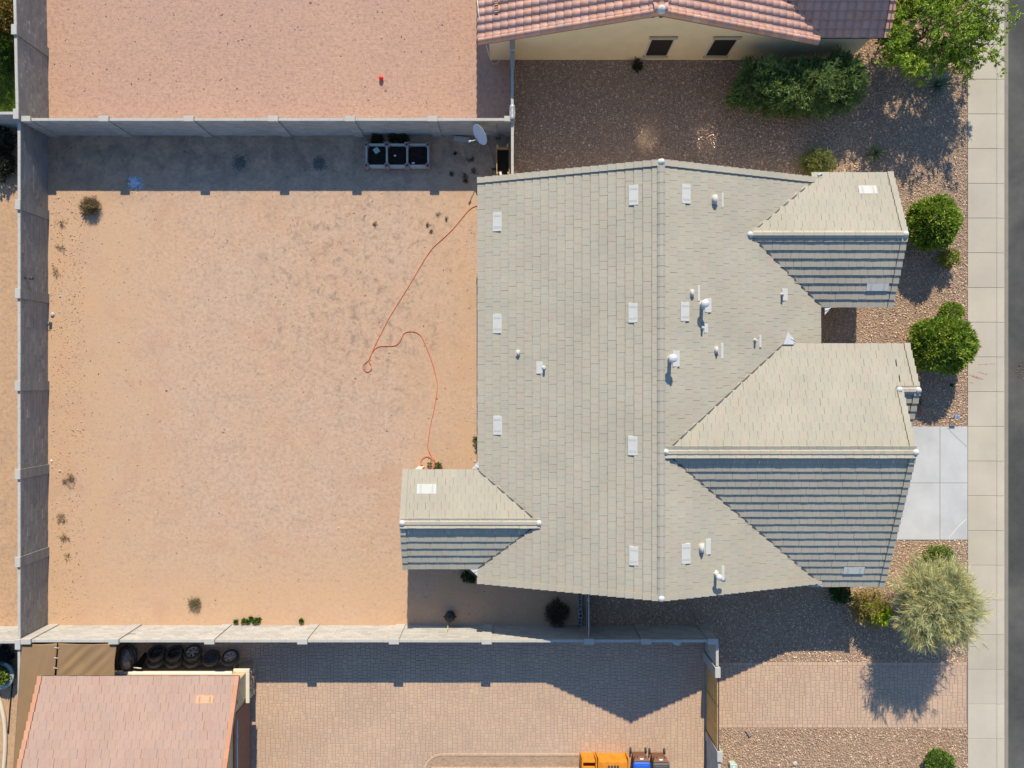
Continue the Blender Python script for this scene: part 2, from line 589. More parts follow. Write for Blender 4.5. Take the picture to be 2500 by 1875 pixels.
def np_mesh(name, verts, faces, cols, mat, parent=None, k=4, smooth=False, uvs=None):
    """fast mesh from arrays: verts (n,3), faces (m,k), cols (m,3)"""
    me = bpy.data.meshes.new(name)
    off = np.array(WL[parent]) if parent is not None else np.zeros(3)
    n, m = len(verts), len(faces)
    me.vertices.add(n)
    me.vertices.foreach_set('co', (np.asarray(verts) - off).astype(np.float32).ravel())
    me.loops.add(m * k)
    me.loops.foreach_set('vertex_index', np.asarray(faces, np.int32).ravel())
    me.polygons.add(m)
    me.polygons.foreach_set('loop_start', np.arange(0, m * k, k, dtype=np.int32))
    me.polygons.foreach_set('loop_total', np.full(m, k, np.int32))
    me.update(calc_edges=True)
    me.polygons.foreach_set('use_smooth', np.full(m, bool(smooth)))
    if cols is not None:
        at = me.attributes.new('col', 'FLOAT_COLOR', 'FACE')
        arr = np.ones((m, 4), np.float32)
        arr[:, :3] = cols
        at.data.foreach_set('color', arr.ravel())
    if uvs is not None:
        ul = me.uv_layers.new(name='UVMap')
        ul.data.foreach_set('uv', np.asarray(uvs, np.float32).ravel())
    me.materials.append(MT[mat] if isinstance(mat, str) else mat)
    me.validate()
    o = bpy.data.objects.new(name, me)
    COL.objects.link(o)
    if parent is not None:
        o.parent = parent
        WL[o] = WL[parent]
    return o


def shade(c, f):
    return (c[0] * f, c[1] * f, c[2] * f)


def blend(a, b, t):
    return tuple(a[i] * (1 - t) + b[i] * t for i in range(3))

# ================================================================== SETTING
YM = 45.0     # how far the lots run on beyond the picture


def structure(o):
    o['kind'] = 'structure'
    return o


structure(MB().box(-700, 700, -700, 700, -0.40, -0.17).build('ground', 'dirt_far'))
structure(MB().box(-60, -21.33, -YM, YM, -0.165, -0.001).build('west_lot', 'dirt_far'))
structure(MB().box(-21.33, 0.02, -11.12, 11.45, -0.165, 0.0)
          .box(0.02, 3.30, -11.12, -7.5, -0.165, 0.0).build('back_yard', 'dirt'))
structure(MB().box(-21.33, 0.02, 11.45, YM, -0.165, 0.0).build('north_lot', 'dirt_north'))
structure(MB().box(0.02, 20.885, -7.5, YM, -0.165, -0.004).box(3.30, 8.93, -11.12, -7.5, -0.165, -0.004)
          .box(8.93, 20.885, -12.76, -7.5, -0.165, -0.004).box(8.93, 20.885, -YM, -15.75, -0.165, -0.004)
          .build('gravel_yard', 'gravel_base'))
structure(MB().box(22.76, 36, -YM, YM, -0.165, -0.10).build('road', 'asphalt'))

# ---------------- sidewalk and kerb, slab by slab
WALK = []
v0 = 194.0
joints = [937.5 - (v0 + 84.7 * i) for i in range(-9, 27)]
joints = [j * HC / FPX for j in joints]
walk = structure(MB().box(20.90, 22.22, -YM, YM, -0.165, 0.006).build('sidewalk', 'joint'))
kerb = structure(MB().box(22.235, 22.74, -YM, YM, -0.165, -0.02).build('kerb', 'joint'))
for i in range(len(joints) - 1):
    ya, yb = joints[i + 1] + 0.008, joints[i] - 0.008
    t = R.uniform(0.94, 1.05)
    c = (0.445 * t, 0.398 * t * R.uniform(0.995, 1.003), 0.315 * t * R.uniform(0.98, 1.01))
    MB().bbox(20.895, 22.222, ya, yb, -0.1, 0.026 + R.uniform(-0.002, 0.002), 0.008, c).build('slab', 'concrete_walk', walk, True)
    # rolled kerb profile
    m = MB()
    prof = [(22.23, 0.025), (22.42, 0.022), (22.55, 0.0), (22.66, -0.05), (22.752, -0.085), (22.752, -0.16), (22.23, -0.16)]
    n = len(m.v)
    for y in (ya, yb):
        m.v += [(x + R.uniform(-0.001, 0.001), y, z) for x, z in prof]
    k = len(prof)
    c2 = shade(c, 1.03)
    for a in range(k):
        b2 = (a + 1) % k
        m.face([n + a, n + k + a, n + k + b2, n + b2], c2)
    m.face([n + a for a in range(k)], c2)
    m.face([n + k + a for a in reversed(range(k))], c2)
    m.build('kerb_slab', 'concrete_walk', kerb, True)
# dark sealed gutter line and grit along the kerb
structure(MB().box(22.765, 22.83, -YM, YM, -0.165, -0.096).build('gutter_seam', 'joint'))

# ---------------- white concrete drive, four slabs with open joints
drive = structure(MB().box(13.0, 20.88, -7.145, -1.95, -0.165, 0.004).build('driveway', 'joint'))
for (xa, xb) in ((13.0, 19.607), (19.622, 20.878)):
    for (ya, yb) in ((-7.14, -4.548), (-4.532, -1.955)):
        MB().bbox(xa, xb, ya, yb, -0.1, 0.03, 0.008).build('slab', 'concrete_white', drive)


def strip(name, pts, w, z, mat, parent=None):
    m = MB()
    pts = [Vector((p[0], p[1], 0)) for p in pts]
    for a, b in zip(pts[:-1], pts[1:]):
        d = (b - a).normalized()
        s = Vector((-d.y, d.x, 0)) * w * 0.5
        n = len(m.v)
        m.hexa([(a - s).to_tuple()[:2] + (z,), (b - s).to_tuple()[:2] + (z,), (b + s).to_tuple()[:2] + (z,), (a + s).to_tuple()[:2] + (z,),
                (a - s).to_tuple()[:2] + (z + 0.004,), (b - s).to_tuple()[:2] + (z + 0.004,), (b + s).to_tuple()[:2] + (z + 0.004,), (a + s).to_tuple()[:2] + (z + 0.004,)])
    return m.build(name, mat, parent)


strip('crack', [P(2311, 1044), P(2335, 1068), P(2360, 1091)], 0.02, 0.028, 'joint', drive)
strip('crack', [P(2358, 1267), P(2336, 1288), P(2316, 1312)], 0.02, 0.0285, 'white_paint', drive)

# red utility marks sprayed on the sidewalk
mk = MB()
for (a, b2, w) in (((2366, 915), (2400, 926), 0.05), ((2372, 919), (2392, 926), 0.03), ((2385, 908), (2408, 914), 0.03),
                   ((2366, 933), (2376, 936), 0.03), ((2386, 890), (2428, 888), 0.025)):
    pa, pb = Vector(P(a[0], a[1])), Vector(P(b2[0], b2[1]))
    d = (pb - pa)
    n = max(2, int(d.length / 0.09))
    for i in range(n):
        q = pa + d * ((i + R.uniform(0.0, 0.3)) / n)
        e = q + d / n * R.uniform(0.5, 0.95)
        s = Vector((-d.y, d.x)).normalized() * w * R.uniform(0.25, 0.55)
        mk.hexa([(q.x - s.x, q.y - s.y, 0.027), (e.x - s.x, e.y - s.y, 0.027), (e.x + s.x, e.y + s.y, 0.027), (q.x + s.x, q.y + s.y, 0.027),
                 (q.x - s.x, q.y - s.y, 0.0305), (e.x - s.x, e.y - s.y, 0.0305), (e.x + s.x, e.y + s.y, 0.0305), (q.x + s.x, q.y + s.y, 0.0305)])
mk.build('paint_mark', 'red_paint', walk)

# ---------------- pavers
PAVC = [(0.479, 0.339, 0.238), (0.463, 0.323, 0.228), (0.474, 0.329, 0.232), (0.446, 0.317, 0.228), (0.487, 0.349, 0.241), (0.458, 0.329, 0.236), (0.467, 0.317, 0.223), (0.437, 0.319, 0.234)]


def pack(nx, ny, blocked, rng):
    occ = np.zeros((nx, ny), bool)
    if blocked is not None:
        occ |= blocked
    out = []
    opts = [(3, 2), (2, 2), (3, 3), (2, 3), (3, 2), (2, 2)]
    for j in range(ny):
        for i in range(nx):
            if occ[i, j]:
                continue
            o = opts[:]
            rng.shuffle(o)
            for (a, b) in o + [(2, 2), (2, 1), (1, 2), (1, 1)]:
                if i + a <= nx and j + b <= ny and not occ[i:i + a, j:j + b].any():
                    # avoid slivers one cell wide
                    if a > 1 and i + a + 1 < nx and occ[i + a + 1, j] and not occ[i + a, j]:
                        if a < 3:
                            continue
                    occ[i:i + a, j:j + b] = True
                    out.append((i, j, a, b))
                    break
    return out


def paving(base, x0, y0, nx, ny, cell, blocked, keep, seed):
    rng = random.Random(seed)
    pcs = pack(nx, ny, blocked, rng)
    cache = {}

    def get(a, b, ci):
        if (a, b, ci) not in cache:
            m = MB()
            g = 0.005
            m.bbox(-a * cell / 2 + g, a * cell / 2 - g, -b * cell / 2 + g, b * cell / 2 - g, -0.05, 0.0, 0.007, PAVC[ci])
            cache[(a, b, ci)] = m
        return cache[(a, b, ci)]
    items = []
    for (i, j, a, b) in pcs:
        cx, cy = x0 + (i + a / 2) * cell, y0 + (j + b / 2) * cell
        w = 0.5 + 0.5 * math.sin(cx * 0.9 + 1.3) * math.cos(cy * 1.1)
        ci = rng.randrange(8) if rng.random() < 0.6 else rng.choice([0, 4, 2] if w > 0.5 else [1, 3, 5])
        items.append((cx, cy, a, b, ci, rng.uniform(-0.003, 0.003)))
    items.sort(key=lambda t: -(t[2] * t[3]) + 0.02 * (abs(t[0]) + abs(t[1] + 14)))
    solo, rest = items[:keep], items[keep:]
    meshes = {}
    for (cx, cy, a, b, ci, dz) in solo:
        key = (a, b, ci)
        if key not in meshes:
            meshes[key] = get(*key).mesh('paver', MT['paver'], None, True)
        piece('paver', meshes[key], Matrix.Translation((cx, cy, 0.012 + dz)), base)
    V, F8, C = [], [], []
    tot = MB()
    for (cx, cy, a, b, ci, dz) in rest:
        g = 0.005
        xa, xb, ya, yb = cx - a * cell / 2 + g, cx + a * cell / 2 - g, cy - b * cell / 2 + g, cy + b * cell / 2 - g
        z = 0.012 + dz
        n = len(V)
        t = 0.007
        V += [(xa, ya, -0.04), (xb, ya, -0.04), (xb, yb, -0.04), (xa, yb, -0.04),
              (xa, ya, z - t), (xb, ya, z - t), (xb, yb, z - t), (xa, yb, z - t),
              (xa + t, ya + t, z), (xb - t, ya + t, z), (xb - t, yb - t, z), (xa + t, yb - t, z)]
        for k in (0, 4):
            for q in range(4):
                q2 = (q + 1) % 4
                F8.append((n + k + q, n + k + q2, n + k + 4 + q2, n + k + 4 + q))
                C.append(PAVC[ci])
        F8.append((n + 8, n + 9, n + 10, n + 11))
        C.append(PAVC[ci])
    if rest:
        o = np_mesh('pavers', np.array(V), np.array(F8), np.array(C), 'paver', base)
        o['kind'] = 'stuff'


patio = structure(MB().box(-21.33, 8.93, -YM, -11.12, -0.165, -0.006).build('paver_patio', 'paver_sand'))
CELL = 0.0765
nx, ny = int(30.1 / CELL), int(7.6 / CELL)
px0, py0 = -21.25, -11.14 - ny * CELL
blk = np.zeros((nx, ny), bool)
ii, jj = np.meshgrid(np.arange(nx), np.arange(ny), indexing='ij')
xx, yy = px0 + (ii + 0.5) * CELL, py0 + (jj + 0.5) * CELL
blk |= (yy < -13.05) & (xx < -12.05)                              # under the shed
bedx0, bedy = -4.1, -16.93
blk |= (yy < bedy) & (xx < 3.3) & ((xx > bedx0 + 0.9) | ((xx > bedx0) & (yy < bedy - 0.9)) |
                                   (((xx - bedx0 - 0.9) ** 2 + (yy - bedy + 0.9) ** 2) < 0.81))
paving(patio, px0, py0, nx, ny, CELL, blk, 300, 3)

pdrive = structure(MB().box(8.93, 20.885, -15.75, -12.76, -0.165, -0.006).build('paver_driveway', 'paver_sand'))
nx2, ny2 = int((20.88 - 8.96) / CELL), int(2.68 / CELL)
paving(pdrive, 8.96, -12.925 - ny2 * CELL, nx2, ny2, CELL, None, 300, 4)
# soldier courses along both edges
for (yc, zz) in ((-12.845, 0.014), (-12.925 - ny2 * CELL - 0.085, 0.014)):
    x = 8.97
    while x < 20.7:
        w = 0.229
        MB().bbox(x + 0.004, min(x + w, 20.88) - 0.004, yc - 0.072, yc + 0.072, -0.05, zz + R.uniform(-0.002, 0.002), 0.007,
                  shade(PAVC[R.choice([0, 2, 4, 6])], R.uniform(0.95, 1.08))).build('edge_paver', 'paver', pdrive, True)
        x += w

# border of the planting bed that curves in from the patio's south side
bed = structure(MB().prism([(bedx0 + 0.12, -YM), (3.3, -YM), (3.3, bedy - 0.12), (bedx0 + 0.9, bedy - 0.12)] +
                           [(bedx0 + 0.9 - 0.78 * math.sin(t), bedy - 0.9 + 0.78 * math.cos(t)) for t in np.linspace(0.1, math.pi / 2, 10)],
                           -0.1, 0.004).build('planting_bed', 'granite_bed'))
path = [(3.3, bedy - 0.06), (bedx0 + 0.9, bedy - 0.06)] + \
       [(bedx0 + 0.9 - 0.84 * math.sin(t), bedy - 0.9 + 0.84 * math.cos(t)) for t in np.linspace(0.12, math.pi / 2, 12)] + [(bedx0 + 0.06, -19.2)]
acc = []
for a, b2 in zip(path[:-1], path[1:]):
    L = math.dist(a, b2)
    n = max(1, round(L / 0.2))
    for i in range(n):
        acc.append((a[0] + (b2[0] - a[0]) * (i + 0.5) / n, a[1] + (b2[1] - a[1]) * (i + 0.5) / n, math.atan2(b2[1] - a[1], b2[0] - a[0]), L / n))
for (x, y, an, L) in acc:
    m = MB()
    m.bbox(-L / 2 + 0.003, L / 2 - 0.003, -0.055, 0.055, -0.05, 0.0, 0.007, shade(PAVC[R.choice([0, 2, 4])], R.uniform(0.98, 1.1)))
    me = m.mesh('border_paver', MT['paver'], None, True)
    piece('border_paver', me, Matrix.Translation((x, y, 0.03)) @ Matrix.Rotation(an, 4, 'Z'), bed)
for i in range(38):
    m = MB()
    m.bbox(-0.095, 0.095, -0.055, 0.055, -0.05, 0.0, 0.007, shade(PAVC[R.choice([0, 2, 4])], R.uniform(1.0, 1.15)))
    piece('border_paver', m.mesh('border_paver', MT['paver'], None, True), Matrix.Translation((-3.6 + i * 0.2, -17.62, 0.035)), bed)


# ---------------- loose stones (uncountable)
def stones(name, label, n, areas, smin, smax, cols, excl=(), keep=None, flat=0.6, z=0.0, mat='stone'):
    tot = sum((a[1] - a[0]) * (a[3] - a[2]) for a in areas)
    pts = []
    for a in areas:
        k = int(n * (a[1] - a[0]) * (a[3] - a[2]) / tot)
        q = np.empty((k, 2))
        q[:, 0] = NR.uniform(a[0], a[1], k)
        q[:, 1] = NR.uniform(a[2], a[3], k)
        pts.append(q)
    p = np.concatenate(pts)
    ok = np.ones(len(p), bool)
    for e in excl:
        ok &= ~((p[:, 0] > e[0]) & (p[:, 0] < e[1]) & (p[:, 1] > e[2]) & (p[:, 1] < e[3]))
    if keep is not None:
        ok &= keep(p)
    p = p[ok]
    n = len(p)
    s = NR.uniform(smin, smax, n) * (0.6 + 0.8 * NR.random(n) ** 2)
    an = NR.uniform(0, 2 * np.pi, n)
    asp = NR.uniform(0.5, 0.95, n)
    base = np.array([(1, 0, 0), (0, 1, 0), (-1, 0, 0), (0, -1, 0), (0.1, -0.1, 1), (0, 0, -1)], float)
    V = np.repeat(base[None], n, 0) * (1 + NR.uniform(-0.3, 0.3, (n, 6, 3)))
    V += NR.uniform(-0.25, 0.25, (n, 6, 3)) * np.array([1, 1, 0.3])
    V[:, :, 0] *= (s * 0.5)[:, None]
    V[:, :, 1] *= (s * 0.5 * asp)[:, None]
    V[:, :, 2] *= (s * 0.5 * flat)[:, None]
    ca, sa = np.cos(an)[:, None], np.sin(an)[:, None]
    X = V[:, :, 0] * ca - V[:, :, 1] * sa
    Y = V[:, :, 0] * sa + V[:, :, 1] * ca
    # a little tilt
    tx, ty = NR.normal(0, 0.35, n)[:, None], NR.normal(0, 0.35, n)[:, None]
    Z = V[:, :, 2] + tx * X + ty * Y
    Z = Z + z + (s * 0.12)[:, None]
    W = np.stack([X + p[:, 0:1], Y + p[:, 1:2], Z], -1).reshape(-1, 3)
    f = np.array([(0, 1, 4), (1, 2, 4), (2, 3, 4), (3, 0, 4), (1, 0, 5), (2, 1, 5), (3, 2, 5), (0, 3, 5)])
    F = (f[None] + (np.arange(n) * 6)[:, None, None]).reshape(-1, 3)
    cc = np.array(cols)[NR.integers(0, len(cols), n)] * NR.uniform(0.75, 1.2, (n, 1))
    C = np.repeat(cc, 8, 0)
    o = np_mesh(name, W, F, C, mat, None, 3)
    tag(o, label, 'stones', None, 'stuff')
    return o


GRAV = [(0.560, 0.397, 0.260), (0.488, 0.337, 0.227), (0.634, 0.469, 0.314), (0.416, 0.290, 0.208), (0.694, 0.555, 0.387), (0.537, 0.364, 0.254), (0.355, 0.257, 0.194), (0.597, 0.436, 0.314)]
house_ex = [(-1.0, 12.3, -7.7, 8.0), (12.0, 15.0, -7.9, 1.1), (12.0, 15.4, 3.8, 8.3), (15.0, 15.8, -1.4, 1.1), (12.9, 20.89, -7.16, -1.94)]
stones('front_gravel', 'loose brown and tan gravel covering the front yard and side yards', 165000,
       [(0.06, 15.6, 8.0, 14.88), (12.2, 20.88, -1.94, 14.88), (15.4, 20.88, 14.88, 19.5), (3.36, 8.93, -11.05, -7.6),
        (8.93, 20.88, -12.74, -7.14)], 0.038, 0.085, GRAV, house_ex)
GRAV2 = [(0.46, 0.33, 0.22), (0.42, 0.29, 0.195), (0.52, 0.38, 0.26), (0.37, 0.25, 0.17), (0.56, 0.43, 0.31), (0.33, 0.22, 0.155)]
stones('neighbour_gravel', 'paler tan gravel south of the paver driveway', 22000, [(9.1, 20.88, -19.0, -15.78)], 0.04, 0.09, GRAV2)
stones('bed_gravel', 'fine tan granite filling the bed beside the paver patio', 5000, [(bedx0 + 0.95, 3.25, -18.8, bedy - 0.13)], 0.02, 0.045, GRAV2)
stones('yard_pebbles', 'small pebbles and clods scattered over the bare back yard', 4600,
       [(-21.1, -1.1, -10.9, 11.2)], 0.018, 0.055, [(0.40, 0.27, 0.18), (0.20, 0.13, 0.10), (0.50, 0.36, 0.25), (0.13, 0.09, 0.08), (0.45, 0.30, 0.19)])
stones('clod_strip', 'broken clods of earth along the foot of the west wall', 1500,
       [(-21.15, -19.6, -10.9, 8.6)], 0.03, 0.08, [(0.50, 0.32, 0.19), (0.48, 0.31, 0.19), (0.44, 0.285, 0.18)], flat=0.35)
stones('yard_clods', 'trodden clods of dry earth over the middle of the bare yard', 480, [(-20.8, -1.6, -10.6, 8.4)], 0.04, 0.10,
       [(0.46, 0.315, 0.215), (0.42, 0.285, 0.195), (0.48, 0.31, 0.20)], flat=0.28)
stones('white_chips', 'pale chips of crushed stone lying along the house wall', 5200,
       [(-3.0, -1.05, -2.6, 8.3)], 0.02, 0.05, [(0.55, 0.52, 0.48), (0.46, 0.42, 0.38), (0.62, 0.60, 0.57)],
       (), lambda p: NR.random(len(p)) < (0.07 + 0.93 * ((p[:, 0] > -1.9 + 0.25 * np.sin(p[:, 1] * 1.7)) &
                                                    ((p[:, 1] > 4.6) | (p[:, 1] < -0.9)))) * np.clip((p[:, 0] + 3.0) / 1.6, 0, 1))
stones('lot_clods', 'scuffed clods and footprints pressed into the pink empty lot', 380, [(-21.2, -0.4, 11.6, 18.5)], 0.05, 0.11,
       [(0.40, 0.25, 0.18), (0.44, 0.28, 0.20), (0.36, 0.22, 0.16)], flat=0.30)
stones('lot_pebbles', 'small pink pebbles over the raked empty lot', 3600, [(-21.2, -0.1, 11.55, 18.5)], 0.015, 0.045,
       [(0.42, 0.26, 0.18), (0.33, 0.20, 0.14), (0.52, 0.34, 0.25), (0.24, 0.15, 0.11)])

# ================================================================== ROOFS
class Plane:
    def __init__(s, o, a, L, b, run, slope, z0):
        s.o, s.a, s.L = Vector(o), Vector(a), L
        s.b, s.run, s.s, s.z0 = Vector(b), run, slope, z0
        s.cos = 1.0 / math.sqrt(1 + slope * slope)
        s.lo, s.hi = None, None      # valley cuts: along-eave limits at the eave and at the ridge

    def loc(s, x, y):
        d = Vector((x, y)) - s.o
        return d.dot(s.a), d.dot(s.b)

    def inside(s, x, y, tol=0.0):
        p, q = s.loc(x, y)
        return -tol <= p <= s.L + tol and -tol <= q <= s.run + tol

    def z(s, x, y):
        return s.z0 + s.s * s.loc(x, y)[1]

    def pt(s, p, q):
        """p metres along the eave, q metres up in plan"""
        xy = s.o + s.a * p + s.b * q
        return Vector((xy.x, xy.y, s.z0 + s.s * q))

    def span(s, q):
        t = min(1.0, max(0.0, q / s.run))
        a = 0.0 if s.lo is None else s.lo[0] + (s.lo[1] - s.lo[0]) * t
        b = s.L if s.hi is None else s.hi[0] + (s.hi[1] - s.hi[0]) * t
        return a, b

    def frame(s, p, q, lift=0.0):
        A = Vector((s.a.x, s.a.y, 0))
        S = Vector((s.b.x * s.cos, s.b.y * s.cos, s.s * s.cos))
        N = A.cross(S)
        if N.z < 0:
            N = -N
        o = s.pt(p, q) + N * lift
        M = Matrix.Identity(4)
        for i in range(3):
            M[i][0], M[i][1], M[i][2], M[i][3] = A[i], S[i], N[i], o[i]
        return M

    def pixel(s, u, v):
        z = s.z0
        for _ in range(6):
            x, y = P(u, v, z)
            z = s.z(x, y)
        return s.loc(x, y)


def hidden(pl, planes, pts, tol=0.05):
    for q in planes:
        if q is pl:
            continue
        if all(q.inside(x, y, 0.02) and pl.z(x, y) < q.z(x, y) - tol for x, y in pts):
            return True
    return False


def flat_tile(w, L, col, seed):
    m = MB()
    tb, tt, th = 0.066, 0.006, 0.028
    rr = random.Random(seed)
    g = 0.0032
    m.v += [(g, 0, tb - th), (w - g, 0, tb - th), (w - g, L, tt - th), (g, L, tt - th),
            (g, 0, tb), (w - g, 0, tb), (w - g, L, tt), (g, L, tt)]
    ox, oy = rr.uniform(0, 50), rr.uniform(0, 50)
    for k, f in enumerate(BOXF):
        uv = [(ox + m.v[i][1], oy + m.v[i][0]) for i in f]
        m.face(f, col, uv)
    return m


def barrel_tile(w, L, col, seed):
    m = MB()
    rr = random.Random(seed)
    prof = [(0.0, 0.012), (0.10, 0.045), (0.24, 0.070), (0.40, 0.078), (0.56, 0.070), (0.70, 0.042), (0.80, 0.014), (1.0, 0.010)]
    n = len(prof)
    lift = 0.052
    for (y, dz) in ((0, lift), (L, 0.0)):
        m.v += [(x * w, y, h + dz) for x, h in prof]
    m.v += [(x * w, 0, h + lift - 0.022) for x, h in prof]
    ox, oy = rr.uniform(0, 50), rr.uniform(0, 50)
    for i in range(n - 1):
        f = (i, i + 1, n + i + 1, n + i)
        m.face(f, col, [(ox + m.v[q][1], oy + m.v[q][0]) for q in f], True)
        f = (2 * n + i, 2 * n + i + 1, i + 1, i)
        m.face(f, shade(col, 1.0), [(ox, oy)] * 4)
    return m


class TileSet:
    """tile kind with colour variants; keeps single tiles apart from the merged rest"""
    def __init__(s, maker, w, expo, cols, mat):
        s.w, s.e, s.mat = w, expo, mat
        s.L = expo + 0.05
        s.mb = [maker(w, s.L, c, i * 7 + 1) for i, c in enumerate(cols)]
        s.me = [m.mesh('roof_tile', MT[mat], None, True) for m in s.mb]
        s.nV = [np.array(m.v) for m in s.mb]
        s.nF = [np.array(m.f) for m in s.mb]
        s.nU = [np.array([uu for u in m.uv for uu in (u or [(0, 0)] * 4)]) for m in s.mb]
        s.cols = cols
        s.items = []
        s.stagger = 1.0

    def cover(s, pl, planes, seed, clump=0.55):
        rng = random.Random(seed)
        epl = s.e * pl.cos
        n = int(math.ceil(pl.run / epl - 0.15))
        for i in range(n):
            q = i * epl
            off = ((0.5 if i % 2 else 0.0) * s.w + rng.uniform(-0.05, 0.05)) * s.stagger
            p = -s.w + off
            sa, sb = pl.span(q)
            ta, tb_ = pl.span(q + epl)
            lim0, lim1 = min(sa, ta), max(sb, tb_)
            while p < pl.L:
                a, b = max(p, lim0), min(p + s.w, lim1)
                p += s.w
                if b - a < 0.06:
                    continue
                q1 = min(q + epl, pl.run)
                cs = [pl.pt(a, q), pl.pt(b, q), pl.pt(a, q1), pl.pt(b, q1)]
                if hidden(pl, planes, [(c.x, c.y) for c in cs]):
                    continue
                M = pl.frame(a + rng.uniform(-0.003, 0.003), q + rng.uniform(-0.006, 0.006), rng.uniform(-0.002, 0.003))
                M = M @ Matrix.Rotation(rng.uniform(-0.006, 0.006), 4, 'Z') @ Matrix.Diagonal(((b - a) / s.w, 1, 1, 1))
                # neighbours tend to share a batch colour
                g = math.sin(cs[0].x * 0.7 + cs[0].y * 0.9 + seed) + math.sin(cs[0].x * 1.9 - cs[0].y * 1.3)
                ci = rng.randrange(len(s.cols)) if rng.random() < clump else int(abs(g) * 2.3) % len(s.cols)
                s.items.append((M, ci, cs[0].z, b - a))

    def emit(s, parent, keep, key=None, name='roof_tile', rest_name='roof_tiles'):
        it = sorted(s.items, key=key or (lambda t: (-(t[3] > s.w * 0.98), -t[2])))
        for (M, ci, z, w) in it[:keep]:
            piece(name, s.me[ci], M, parent)
        rest = it[keep:]
        if not rest:
            return
        V, F, C, U = [], [], [], []
        n = 0
        for (M, ci, z, w) in rest:
            A = np.array(M)
            v = s.nV[ci] @ A[:3, :3].T + A[:3, 3]
            V.append(v)
            F.append(s.nF[ci] + n)
            C.append(np.repeat(np.array([s.cols[ci]]), len(s.nF[ci]), 0))
            U.append(s.nU[ci])
            n += len(v)
        o = np_mesh(rest_name, np.concatenate(V), np.concatenate(F), np.concatenate(C), s.mat, parent, 4,
                    uvs=np.concatenate(U))
        o['kind'] = 'stuff'


def rake_tiles(parent, pl, end, ts, q0=0.0, q1=None, seed=0, planes=(), width=0.20, drop=0.16, mat=None, cols=None):
    rng = random.Random(seed)
    epl = ts.e * pl.cos
    q1 = pl.run if q1 is None else q1
    cols = cols or ts.cols
    q = q0
    while q < q1 - 0.05:
        ln = (min(q + epl, q1 + 0.02) - q) / pl.cos + 0.035
        p = 0.0 if end == 0 else pl.L
        x, y = pl.pt(p, q + epl * 0.5).xy
        if not hidden(pl, planes, [(x, y)], 0.08):
            M = pl.frame(p, q, 0.0)
            d = 1 if end == 0 else -1
            m = MB()
            c = cols[rng.randrange(len(cols))]
            ob, ot = -0.050, -0.028       # outward reach, more at the lower end
            xi = width
            zb, zt = 0.118, 0.068
            def add(x0b, x0t, x1b, x1t, zb0, zb1, zt0, zt1):
                pts = [(x0b, 0, zb0), (x1b, 0, zb0), (x1t, ln, zt0), (x0t, ln, zt0), (x0b, 0, zb1), (x1b, 0, zb1), (x1t, ln, zt1), (x0t, ln, zt1)]
                n = len(m.v)
                m.v += [(px * d, py, pz) for px, py, pz in pts]
                for f in BOXF:
                    m.face([n + i for i in (f if d > 0 else reversed(f))], c, [(m.v[n + i][1] + q * 3, m.v[n + i][0]) for i in f])
            add(ob, ot, xi, xi, zb - 0.024, zb, zt - 0.024, zt)
            add(ob, ot, ob + 0.022, ot + 0.022, zb - drop, zb - 0.024, zt - drop, zt - 0.024)
            me = m.mesh('rake_tile', MT[mat or ts.mat], None, True)
            piece('rake_tile', me, M, parent)
        q += epl


def ridge_tiles(parent, p0, p1, ts, seed=0, hw=0.150, hh=0.062, length=0.40, round_=False, lift=0.030, cols=None):
    rng = random.Random(seed)
    p0, p1 = Vector(p0), Vector(p1)
    d = p1 - p0
    L = d.length
    d.normalize()
    n = max(1, round(L / length))
    step = L / n
    side = Vector((0, 0, 1)).cross(d).normalized()
    cols = cols or ts.cols
    if round_:
        prof = [(-1.0, -0.75), (-0.9, -0.1), (-0.62, 0.55), (-0.25, 0.93), (0.25, 0.93), (0.62, 0.55), (0.9, -0.1), (1.0, -0.75)]
    else:
        prof = [(-1.0, -0.72), (-0.98, -0.40), (-0.40, 0.78), (0.40, 0.78), (0.98, -0.40), (1.0, -0.72)]
    for i in range(n):
        a = p0 + d * (i * step)
        m = MB()
        c = cols[rng.randrange(len(cols))]
        k = len(prof)
        for (t, up, wd) in ((0.0, lift + 0.012, 1.03), (step + 0.03, lift + 0.002, 0.98)):
            q = a + d * t
            for x, z in prof:
                w = q + side * (x * hw * wd) + Vector((0, 0, z * hh + up))
                m.v.append((w.x, w.y, w.z))
        for j in range(k - 1):
            f = (j, j + 1, k + j + 1, k + j)
            m.face(f, c, [(w_, j * 0.1 + i) for w_ in (0, 0, step, step)], round_)
        m.face(tuple(range(k)), c, [(0, 0)] * k)
        m.face(tuple(reversed(range(k, 2 * k))), c, [(0, 0)] * k)
        m.build('ridge_tile', ts.mat, parent, True)


def deck(parent, pl, thick=0.14, inset=0.015):
    m = MB()
    a0, b0 = pl.span(0.0)
    a1, b1 = pl.span(pl.run)
    pts = []
    for dz in (-thick, -0.004):
        for (p, q) in ((a0 + inset, 0.02), (b0 - inset, 0.02), (b1 - inset, pl.run), (a1 + inset, pl.run)):
            w = pl.pt(p, q)
            pts.append((w.x, w.y, w.z + dz))
    # keep winding outward whichever way the plane runs
    if Vector((pl.a.x, pl.a.y, 0)).cross(Vector((pl.b.x, pl.b.y, 0))).z < 0:
        pts = [pts[i] for i in (1, 0, 3, 2, 5, 4, 7, 6)]
    m.hexa(pts)
    return m


